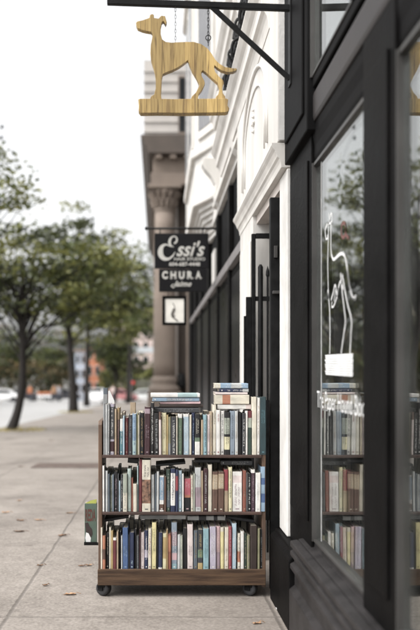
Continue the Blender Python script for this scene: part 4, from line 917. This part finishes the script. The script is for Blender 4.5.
# ------------------------------------------------------------------ trees
def make_tree(name, label, seed, h, crown, nclump, per, leafsize, mats, trunk_pts, r0, group='street trees along the kerb', spread=0.42):
    """crown: list of (cx,cy,cz,rx,ry,rz,weight) relative to the base"""
    rnd = random.Random(seed); r0 *= 0.76
    root = thing(name, label, 'tree', (0, 0, 0), group)
    tb = MB(); n = len(trunk_pts)
    tp = smoothpts(trunk_pts, 4)
    tb.tube(tp, [r0*(1.25-0.25*min(1, i/3))*(1-0.62*i/len(tp)) for i in range(len(tp))], 10)
    tot = sum(c[6] for c in crown); clumps = []
    for c in crown:
        for k in range(int(nclump*c[6]/tot)):
            while True:
                u = Vector((rnd.uniform(-1, 1), rnd.uniform(-1, 1), rnd.uniform(-1, 1)))
                if 0.25 < u.length < 1: break
            u *= (0.75+0.25*rnd.random())
            clumps.append(Vector((c[0]+u.x*c[3], c[1]+u.y*c[4], c[2]+u.z*c[5])))
    top = Vector(tp[-1])
    for k in range(0, len(clumps), max(1, len(clumps)//34)):
        e = clumps[k]; s = Vector(tp[int(len(tp)*rnd.uniform(0.5, 0.95))])
        m = s.lerp(e, 0.5)+Vector((rnd.uniform(-.2, .2), rnd.uniform(-.2, .2), rnd.uniform(0, .35)))
        tb.tube(smoothpts([tuple(s), tuple(m), tuple(e)], 4), [r0*0.25*(1-0.8*i/8) for i in range(9)], 6)
    tb.build('trunk', M['bark'], root, smooth=True)
    vs = []; fs = []; mi = []
    for c in clumps:
        cm = rnd.choices(range(len(mats)), weights=[3, 3, 2][:len(mats)])[0]; sp_ = spread*rnd.uniform(0.6, 1.25)
        for k in range(per):
            p = c+Vector(tuple(max(-1.6, min(1.6, rnd.gauss(0, 1)))*sp_*f for f in (1.15, 1.15, 0.38)))
            s = leafsize*rnd.uniform(0.6, 1.3)
            a = Vector((rnd.gauss(0, 1), rnd.gauss(0, 1), rnd.gauss(0, 0.6))).normalized(); b = a.cross(Vector((rnd.gauss(0, 1), rnd.gauss(0, 1), rnd.gauss(0, 1)))).normalized()
            q = len(vs); vs += [tuple(p-a*s), tuple(p+b*s*0.5-a*s*0.1), tuple(p+a*s), tuple(p-b*s*0.5-a*s*0.1)]; fs.append((q, q+1, q+2, q+3)); mi.append(cm)
    me = bpy.data.meshes.new('crown'); me.from_pydata(vs, [], fs)
    for m in mats: me.materials.append(m)
    me.polygons.foreach_set('material_index', mi); me.update()
    o = bpy.data.objects.new('crown', me); COL.objects.link(o); o.parent = root
    return root
LM = [M['leaf'], M['leaf2'], M['leaf3']]
def at(px, Y): return (XX(px, Y), Y, gz(Y)-0.02)
t1 = make_tree('street_tree', 'nearest leafy street tree with curved dark trunk at the kerb', 3, 6, [(0.5, 0, 4.3, 2.5, 2.0, 1.15, 4), (-1.0, 0, 4.2, 1.6, 1.6, 1.5, 2), (1.7, 0.3, 3.9, 1.4, 1.3, 0.9, 1.6), (0.4, 0, 5.2, 1.2, 1.0, 0.6, 1), (0.3, 0, 3.2, 1.9, 1.6, 0.5, 1.4)], 96, 62, 0.085, LM,
   [(0, 0, 0), (0.18, 0, 0.55), (0.30, 0, 1.3), (0.30, 0, 2.3), (0.24, 0, 3.2), (0.35, 0, 4.4)], 0.17, spread=0.33)
t1.location = at(11, 23.0)
lb = MB(); lb.tube(smoothpts([(0.30, 0, 2.25), (0.75, 0, 2.72), (1.3, 0.1, 2.85), (1.9, 0.1, 3.3)], 4), [0.055-0.003*i for i in range(13)], 7); lb.build('limb', M['bark'], t1, smooth=True)
t2 = make_tree('street_tree', 'second street tree with straight dark trunk and broad crown', 5, 9, [(0.2, 0, 6.6, 2.8, 2.4, 1.9, 4), (1.6, 0, 5.6, 2.3, 2.0, 1.5, 2.5), (-1.9, 0, 6.0, 2.0, 2.0, 1.8, 2), (0.3, 0, 8.6, 0.8, 0.8, 0.9, 0.5), (0.6, 0, 4.4, 2.8, 2, 1.0, 2)], 92, 66, 0.12, LM,
   [(0, 0, 0), (-0.05, 0, 1.5), (-0.18, 0, 3.0), (-0.25, 0, 4.4), (0, 0, 7)], 0.27, spread=0.42)
t2.location = at(73.5, 43.8); t2.scale = (1.08, 1, 1.17)
t3 = make_tree('street_tree', 'third street tree with slender trunk behind the broad one', 8, 9, [(0.6, 0, 7.8, 3.4, 3, 2.6, 4), (3.2, 0, 6.0, 2.4, 2, 1.8, 2), (0.5, 0, 5.2, 3, 2, 1.6, 2)], 64, 52, 0.17, [M['leaf'], M['leaf2']],
   [(0, 0, 0), (0.05, 0, 3), (0.1, 0, 6), (0, 0, 9)], 0.24, spread=0.5)
t3.location = at(86.5, 64); t3.scale = (1.1, 1, 1.1)
t4 = make_tree('small_tree', 'small round dark tree standing near the crossing beside the stone building', 9, 5, [(0, 0, 4.9, 2.6, 2.4, 2.0, 1)], 60, 55, 0.17, [M['leaf3'], M['leaf']], [(0, 0, 0), (0.1, 0, 1.6), (0, 0, 3), (0, 0, 5)], 0.2, None, 0.5)
t4.location = at(115, 82)
# limb of leaves leaning in from the right: tall sparse tree behind
t5 = make_tree('sparse_tree', 'thin airy tree whose open twigs show the sky beside the column', 12, 9, [(0, 0, 10.5, 5.0, 3, 4.2, 3), (2.5, 0, 7.5, 3.0, 2, 2.0, 1.3)], 120, 30, 0.22, [M['leaf3'], M['leaf']], [(0, 0, 0), (0.1, 0, 3), (0.3, 0, 7), (0, 0, 12)], 0.28, None, 0.8)
t5.location = at(128, 78)
# closer tree at the far left whose lit sprays enter the frame
t6 = make_tree('street_tree', 'leafy olive green tree entering the photo at its left edge', 21, 8, [(0.5, 0, 5.5, 1.5, 1.4, 0.55, 2), (0.6, 0, 6.2, 0.95, 1.0, 0.5, 1.4), (0, 0, 4.7, 1.6, 1.5, 0.5, 1.5)], 46, 30, 0.08, [M['leaf2'], M['leaf']], [(0, 0, 0), (0.1, 0, 1.5), (-0.1, 0, 3), (0, 0, 5)], 0.16, spread=0.30)
t6.location = (-4.75+0.15, 20.0, gz(20)-0.02)
# trees across the road (seen in the window's reflection as well)
spots = [(-18.2, 30, 0.4, 1.0, 'bushy tree across the road, nearest the camera'), (-18.5, 40, 2.0, 1.1, 'second bushy tree across the road behind the trunk'), (-18.0, 52, 3.3, 1.05, 'third bushy tree across the road'), (-18.6, 66, 4.4, 1.15, 'fourth bushy tree across the road'), (-18.0, 80, 5.2, 1.1, 'bushy tree across the road nearest the crossing')]
tb_ = make_tree('roadside_tree', spots[0][4], 31, 8, [(0, 0, 5.2, 3.2, 3.2, 2.4, 3), (1.2, 0.5, 3.6, 2.6, 2.6, 1.6, 2), (-1.2, -0.6, 4.0, 2.4, 2.4, 1.6, 2)], 120, 55, 0.17, [M['leaf'], M['leaf3'], M['leafbrown']], [(0, 0, 0), (0.1, 0, 1.2), (0, 0, 3), (0, 0, 5.5)], 0.22, 'trees across the road', 0.55)
for i, (x, y, r, s, l) in enumerate(spots):
    if i == 0: tb_.location = (x, y, gz(y)-0.02)
    else: copy_tree(tb_, (x, y, gz(y)-0.02), r, s, l)
ends = [(-14, 125, 1.1, 1.35, 'dark tree at the far end of the street, left of the orange building'), (-22, 130, 2.2, 1.5, 'tall dark tree closing the far left of the street'), (-5, 132, 0.3, 1.2, 'dark tree at the far end behind the small round tree'), (-30, 122, 4.0, 1.4, 'dark tree at the far left end of the street'), (2, 128, 5.0, 1.1, 'dark tree at the street end beside the column'), (-9, 140, 2.8, 1.0, 'dark tree at the street end behind the slender trunk')]
for x, y, r, s, l in ends:
    c = copy_tree(tb_, (x, y, gz(y)-0.3), r, s, l); c['group'] = 'trees at the end of the street'
# straw patches round the trunks
def patch(px, Y, w, d, name_label, seed):
    rnd = random.Random(seed); mb = MB(); x, y, z = at(px, Y)
    for k in range(420):
        a = rnd.uniform(0, 6.28); q = math.sqrt(rnd.random()); X = x+w*q*math.cos(a); Yy = y+d*q*math.sin(a); hh = rnd.uniform(0.02, 0.11); b = rnd.uniform(0, 6.28); s = 0.012
        mb.add([(X-s*math.cos(b), Yy-s*math.sin(b), gz(Yy)), (X+s*math.cos(b), Yy+s*math.sin(b), gz(Yy)), (X+rnd.uniform(-.05, .05), Yy+rnd.uniform(-.05, .05), gz(Yy)+hh)], [(0, 1, 2)])
    return kind(tag(mb.build('grass', M['grass']), name_label, 'grass'), 'stuff')
patch(18, 23.0, 0.75, 0.9, 'dry straw grass round the foot of the nearest street tree', 1)
patch(76, 43.6, 0.9, 1.4, 'dry straw grass round the foot of the second street tree', 2)
# hedges
def hedge(px0, px1, Y, h, label, seed, mats, d=2.0, n=7000):
    rnd = random.Random(seed); x0, x1 = XX(px0, Y), XX(px1, Y); vs = []; fs = []; mi = []
    for k in range(n):
        u = rnd.random(); hx = x0+(x1-x0)*u; hh = h*(0.78+0.22*math.sin(hx*1.1+seed)*math.sin(hx*0.37))
        p = Vector((hx, Y+rnd.uniform(0, d), gz(Y)-0.1+hh*rnd.random()**0.7)); s = rnd.uniform(0.12, 0.24)
        a = Vector((rnd.gauss(0, 1), rnd.gauss(0, 1), rnd.gauss(0, 1))).normalized(); b = a.cross(Vector((rnd.gauss(0, 1), rnd.gauss(0, 1), rnd.gauss(0, 1)))).normalized()
        q = len(vs); vs += [tuple(p-a*s), tuple(p+b*s*0.6), tuple(p+a*s), tuple(p-b*s*0.6)]; fs.append((q, q+1, q+2, q+3)); mi.append(rnd.randrange(len(mats)))
    me = bpy.data.meshes.new('hedge'); me.from_pydata(vs, [], fs)
    for m in mats: me.materials.append(m)
    me.polygons.foreach_set('material_index', mi); me.update()
    o = bpy.data.objects.new('hedge', me); COL.objects.link(o); return tag(o, label, 'hedge')
hedge(-140, 70, 114, 5.6, 'long dark hedge across the crossing, left of the orange building', 2, [M['leaf3'], M['leafbrown'], M['leaf3']], n=16000)
hedge(98, 160, 114, 5.4, 'olive hedge across the crossing beside the stone building', 4, [M['leaf2'], M['leaf3']], n=4500)

# ------------------------------------------------------------------ far buildings
def far_building(px0, px1, Y, ptop, wallm, label, depth=12, rows_=3, cols=3, winm=None, extra=None):
    x0, x1 = XX(px0, Y), XX(px1, Y); zt = ZZ(ptop, Y); zb = gz(Y)-0.4
    r = thing('town_building', label, 'building', ((x0+x1)/2, Y, zb))
    MB().box(x0, x1, Y, Y+depth, zb, zt).build('wall', wallm, r)
    MB().box(x0-0.15, x1+0.15, Y-0.18, Y+depth, zt+0.002, zt+0.35).build('roof', M['stone'], r)
    cw = (x1-x0)/cols; rh = (zt-zb-1)/rows_
    for i in range(cols):
        for j in range(rows_):
            fo = MB().box(x0+cw*(i+.2), x0+cw*(i+.8), Y-0.06, Y-0.002, zb+1+rh*(j+.2), zb+1+rh*(j+.8)).build('window', M['mould'], r)
            MB().box(x0+cw*(i+.24), x0+cw*(i+.76), Y-0.07, Y-0.062, zb+1+rh*(j+.24), zb+1+rh*(j+.76)).build('pane', winm or M['glassdark'], fo)
    return r
rose = surf('rose_render', (0.45, 0.36, 0.33), 0.8, 0.1, 0.8); orng = surf('orange_render', (0.40, 0.16, 0.09), 0.8, 0.15, 0.8); buff = surf('buff_render', (0.48, 0.42, 0.34), 0.8, 0.1, 0.8); blu = surf('pale_blue_render', (0.36, 0.42, 0.50), 0.8, 0.1, 0.8)
far_building(86, 101, 118, 346, orng, 'orange rendered building glimpsed between tree trunks at the street end', 10, 3, 2)
far_building(75, 85.5, 120, 352, blu, 'pale blue building beside the orange one at the street end', 10, 3, 2)
far_building(112, 160, 165, 312, rose, 'rose pale building rising behind the small round tree', 14, 6, 5)
far_building(-190, -60, 190, 300, buff, 'wide buff building far beyond the road trees', 14, 6, 8)
# low flat canopy near the stone building
cn = thing('bus_shelter', 'pale flat-roofed shelter seen beside the stone column', 'shelter', (XX(139, 88), 88, gz(88)))
MB().box(XX(128, 88), XX(160, 88), 87, 89.2, ZZ(352.5, 88), ZZ(347.5, 88)).build('roof', surf('pale_metal', (0.50, 0.53, 0.55), 0.5, 0.1, 3), cn)
for px in (130, 156): MB().box(XX(px, 88), XX(px, 88)+0.12, 88.6, 88.75, gz(88), ZZ(352.6, 88)).build('post', M['steel'], cn)
MB().box(XX(131.3, 88), XX(155.9, 88), 88.65, 88.68, gz(88)+0.5, gz(88)+2.3).build('back_panel', M['glass'], cn)

# ------------------------------------------------------------------ cars, people, signals far away
def car(px, Y, mat, label, face=0, sc=1.0):
    x = XX(px, Y); z = gz(Y)-0.11
    r = thing('parked_car', label, 'car', (0, 0, 0), 'cars at the street end')
    body = [(-2.2, 0.35), (-2.25, 0.62), (-2.15, 0.85), (-1.45, 0.95), (-0.85, 1.42), (0.55, 1.46), (1.25, 1.0), (2.05, 0.86), (2.22, 0.6), (2.2, 0.35)]
    b = MB().prism(body, 'y', -0.85, 0.85).build('body', mat, r, bevel=0.09)
    for s in (-1, 1):
        MB().prism([(-1.28, 0.97), (-0.80, 1.36), (0.50, 1.39), (1.05, 1.0)], 'y', s*0.853, s*0.862).build('side_window', M['glassdark'], r)
        for wx in (-1.4, 1.35):
            w = MB(); w.lathe([(0.02, -0.1), (0.2, -0.11), (0.31, -0.1), (0.33, 0), (0.31, 0.1), (0.2, 0.11), (0.02, 0.1)], wx, 0.33, 20, axis='y', c3=s*0.80); w.build('wheel', M['rubber'], r, smooth=True)
        MB().box(2.19, 2.235, s*0.62-0.16, s*0.62+0.16, 0.62, 0.76).build('headlight', M['winpaint'], r)
        MB().box(-2.26, -2.19, s*0.66-0.12, s*0.66+0.12, 0.66, 0.82).build('tail_light', M['carred'], r)
    MB().prism([(1.02, 1.14), (0.66, 1.40), (0.68, 1.415), (1.05, 1.152)], 'y', -0.68, 0.68).build('windscreen', M['glassdark'], r)
    r.location = (x, Y, z); r.rotation_euler = (0, 0, face)
    return r
car(94, 78, M['carwhite'], 'white parked car facing the camera beside the slender tree', -math.pi/2+0.1)
car(118, 97, M['carred'], 'pale red car crossing at the street end', 0.05)
car(146, 101, M['carwhite'], 'white car crossing behind the stone column', 0.0)
car(22, 106, M['cardark'], 'dark car at the crossing left of the trees', math.pi)
car(62, 104, M['cardark'], 'dark car at the crossing between the two trunks', 0.0)
car(2, 98, M['carwhite'], 'white car at the far left of the crossing', math.pi)

def person(px, Y, topm, label, facing=0.0, stride=0.25):
    x = XX(px, Y); z = gz(Y)-0.02
    V = [(0,0,0.95),(0,0,1.15),(0,0,1.38),(0,0,1.50),(0,-0.02,1.60),(0,-0.02,1.72), (0.10,0,0.90),(0.11,-stride*0.5,0.50),(0.11,-stride,0.08),(0.11,-stride-0.14,0.04), (-0.10,0,0.90),(-0.11,stride*0.35,0.50),(-0.11,stride,0.09),(-0.11,stride-0.13,0.04),
         (0.19,0,1.40),(0.24,0.06,1.13),(0.24,0.0,0.90),(0.24,-0.03,0.80), (-0.19,0,1.40),(-0.24,-0.05,1.13),(-0.23,-0.10,0.90),(-0.23,-0.13,0.81)]
    Eg = [(0,1),(1,2),(2,3),(3,4),(4,5),(0,6),(6,7),(7,8),(8,9),(0,10),(10,11),(11,12),(12,13),(2,14),(14,15),(15,16),(16,17),(2,18),(18,19),(19,20),(20,21)]
    Rr = [0.15,0.13,0.16,0.06,0.095,0.085,0.10,0.065,0.045,0.04,0.10,0.065,0.045,0.04,0.06,0.045,0.035,0.04,0.06,0.045,0.035,0.04]
    me = bpy.data.meshes.new('p'); me.from_pydata(V, Eg, []); o = bpy.data.objects.new('p', me); COL.objects.link(o)
    o.modifiers.new('skin', 'SKIN'); s = o.modifiers.new('sub', 'SUBSURF'); s.levels = 1; s.render_levels = 1
    for i, sv in enumerate(me.skin_vertices[0].data): sv.radius = (Rr[i], Rr[i]*0.85)
    me.skin_vertices[0].data[0].use_root = True
    dg = bpy.context.evaluated_depsgraph_get(); dg.update()
    m2 = bpy.data.meshes.new_from_object(o.evaluated_get(dg)); bpy.data.objects.remove(o)
    m2.materials.clear()
    for m in (topm, M['denim'], M['skin'], M['black']): m2.materials.append(m)
    for p in m2.polygons:
        c = p.center; p.material_index = 1 if c.z < 0.93 and abs(c.x) < 0.2 else 2 if (c.z > 1.5 or (abs(c.x) > 0.19 and c.z < 0.9)) else 0
        if c.z > 1.70 or (c.z > 1.6 and c.y > 0.02): p.material_index = 3
        if c.z < 0.07: p.material_index = 3
        p.use_smooth = True
    q = bpy.data.objects.new('person', m2); COL.objects.link(q); q.location = (x, Y, z); q.rotation_euler = (0, 0, facing)
    return tag(q, label, 'person')
person(30, 90, M['orange'], 'person in an orange top walking near the crossing')
person(54, 88, surf('tan_coat', (0.42, 0.24, 0.13), 0.8, 0.1, 8), 'person in a tan coat walking between the tree trunks', 0.4)
person(59, 91, surf('grey_coat', (0.25, 0.25, 0.27), 0.8, 0.1, 8), 'person in a grey coat beside the tan coat', -0.3)
person(113, 86, surf('pale_coat', (0.55, 0.45, 0.42), 0.8, 0.1, 8), 'person in a pale coat near the small round tree', 2.6)
bar = thing('road_barrier', 'orange and white road barrier standing at the crossing', 'barrier', (XX(44, 92), 92, gz(92)))
xb = XX(44, 92)
for i in range(2): MB().box(xb-0.75, xb+0.75, 91.97, 92.03, gz(92)+0.45+i*0.35, gz(92)+0.67+i*0.35).build('board', M['orange'] if i else M['carwhite'], bar)
for s in (-0.6, 0.6): MB().prism([(xb+s-0.03, gz(92)-0.1), (xb+s+0.03, gz(92)-0.1), (xb+s+0.03, gz(92)+1.05), (xb+s-0.03, gz(92)+1.05)], 'y', 92.035, 92.09).build('leg', M['carwhite'], bar)
sgn = thing('traffic_signal', 'traffic signal showing red near the stone column', 'signal', (XX(133, 90), 90, gz(90)))
xs_ = XX(133, 90)
MB().tube([(xs_, 90.2, gz(90)), (xs_, 90.2, ZZ(372, 90))], 0.06, 8).build('pole', M['iron'], sgn)
MB().box(xs_-0.18, xs_+0.18, 89.9, 90.12, ZZ(391.5, 90), ZZ(378, 90)).build('housing', M['iron'], sgn, bevel=0.03)
m, nt, out = newmat('red_signal_lamp'); em = N(nt, 'ShaderNodeEmission'); em.inputs[0].default_value = (1, 0.05, 0.04, 1); em.inputs[1].default_value = 0.5; nt.links.new(em.outputs[0], out.inputs[0])
l = MB(); l.lathe([(0.01, -0.05), (0.15, -0.03), (0.17, 0.0)], xs_, ZZ(382.5, 90), 16, axis='y', c3=89.89); l.build('lamp', m, sgn)
# overhead cable with insulator at the left edge
cb_ = thing('overhead_cable', 'thin overhead cable with dark insulators in the sky at the left edge', 'cable', (-4.6, 26, 7))
mb = MB(); mb.tube([P(-60, 78, 26), P(1.5, 131, 26), P(10, 150, 26), P(30, 200, 26)], 0.006, 5); mb.build('wire', M['iron'], cb_)
for px, py, s in ((2.0, 127.0, 0.05), (1.0, 138.0, 0.05)):
    c = P(px, py, 26); mb = MB(); mb.lathe([(0.01, s*1.5), (s*0.5, s*1.0), (s, s*0.3), (s*0.9, -s*0.8), (0.01, -s)], c.x, c.y, 12); mb.v = [(a, b, z+c.z) for a, b, z in mb.v]; mb.build('insulator', M['iron'], cb_, smooth=True)

# ------------------------------------------------------------------ light, world, camera
EL = 52; AZ = math.radians(-125)     # sun behind-left, veiled
w = bpy.data.worlds.new('World'); scene.world = w; w.use_nodes = True
nt = w.node_tree; nt.nodes.clear()
sky = N(nt, 'ShaderNodeTexSky'); sky.sky_type = 'NISHITA'; sky.sun_disc = False; sky.sun_elevation = math.radians(EL); sky.sun_rotation = AZ
sky.air_density = 1.0; sky.dust_density = 5.0; sky.ozone_density = 1.0
hs = N(nt, 'ShaderNodeHueSaturation'); hs.inputs['Saturation'].default_value = 0.06
bg = N(nt, 'ShaderNodeBackground'); bg.inputs['Strength'].default_value = 0.15
ow = N(nt, 'ShaderNodeOutputWorld')
nt.links.new(sky.outputs[0], hs.inputs['Color']); nt.links.new(hs.outputs[0], bg.inputs['Color']); nt.links.new(bg.outputs[0], ow.inputs[0])
sd = bpy.data.lights.new('sun', 'SUN'); sd.energy = 0.5; sd.angle = math.radians(35); sd.color = (1.0, 0.95, 0.88)
so = bpy.data.objects.new('sun', sd); COL.objects.link(so)
dirv = Vector((math.sin(AZ)*math.cos(math.radians(EL)), math.cos(AZ)*math.cos(math.radians(EL)), math.sin(math.radians(EL))))
so.rotation_euler = dirv.to_track_quat('Z', 'Y').to_euler()

cam = bpy.data.cameras.new('camera'); co = bpy.data.objects.new('camera', cam); COL.objects.link(co)
co.location = (0, 0, H); co.rotation_euler = (math.radians(90), 0, 0)
cam.sensor_fit = 'VERTICAL'; cam.sensor_height = 36; cam.sensor_width = 24; cam.lens = 50
cam.shift_x = (210-VX)/630; cam.shift_y = (VY-315)/630
cam.clip_start = 0.05; cam.clip_end = 4000
cam.dof.use_dof = True; cam.dof.focus_distance = YB+0.02; cam.dof.aperture_fstop = 1.9
scene.camera = co
vs_ = scene.view_settings; vs_.view_transform = 'Standard'; vs_.look = 'None'; vs_.gamma = 1; vs_.use_curve_mapping = False
vs_.exposure = 1.3
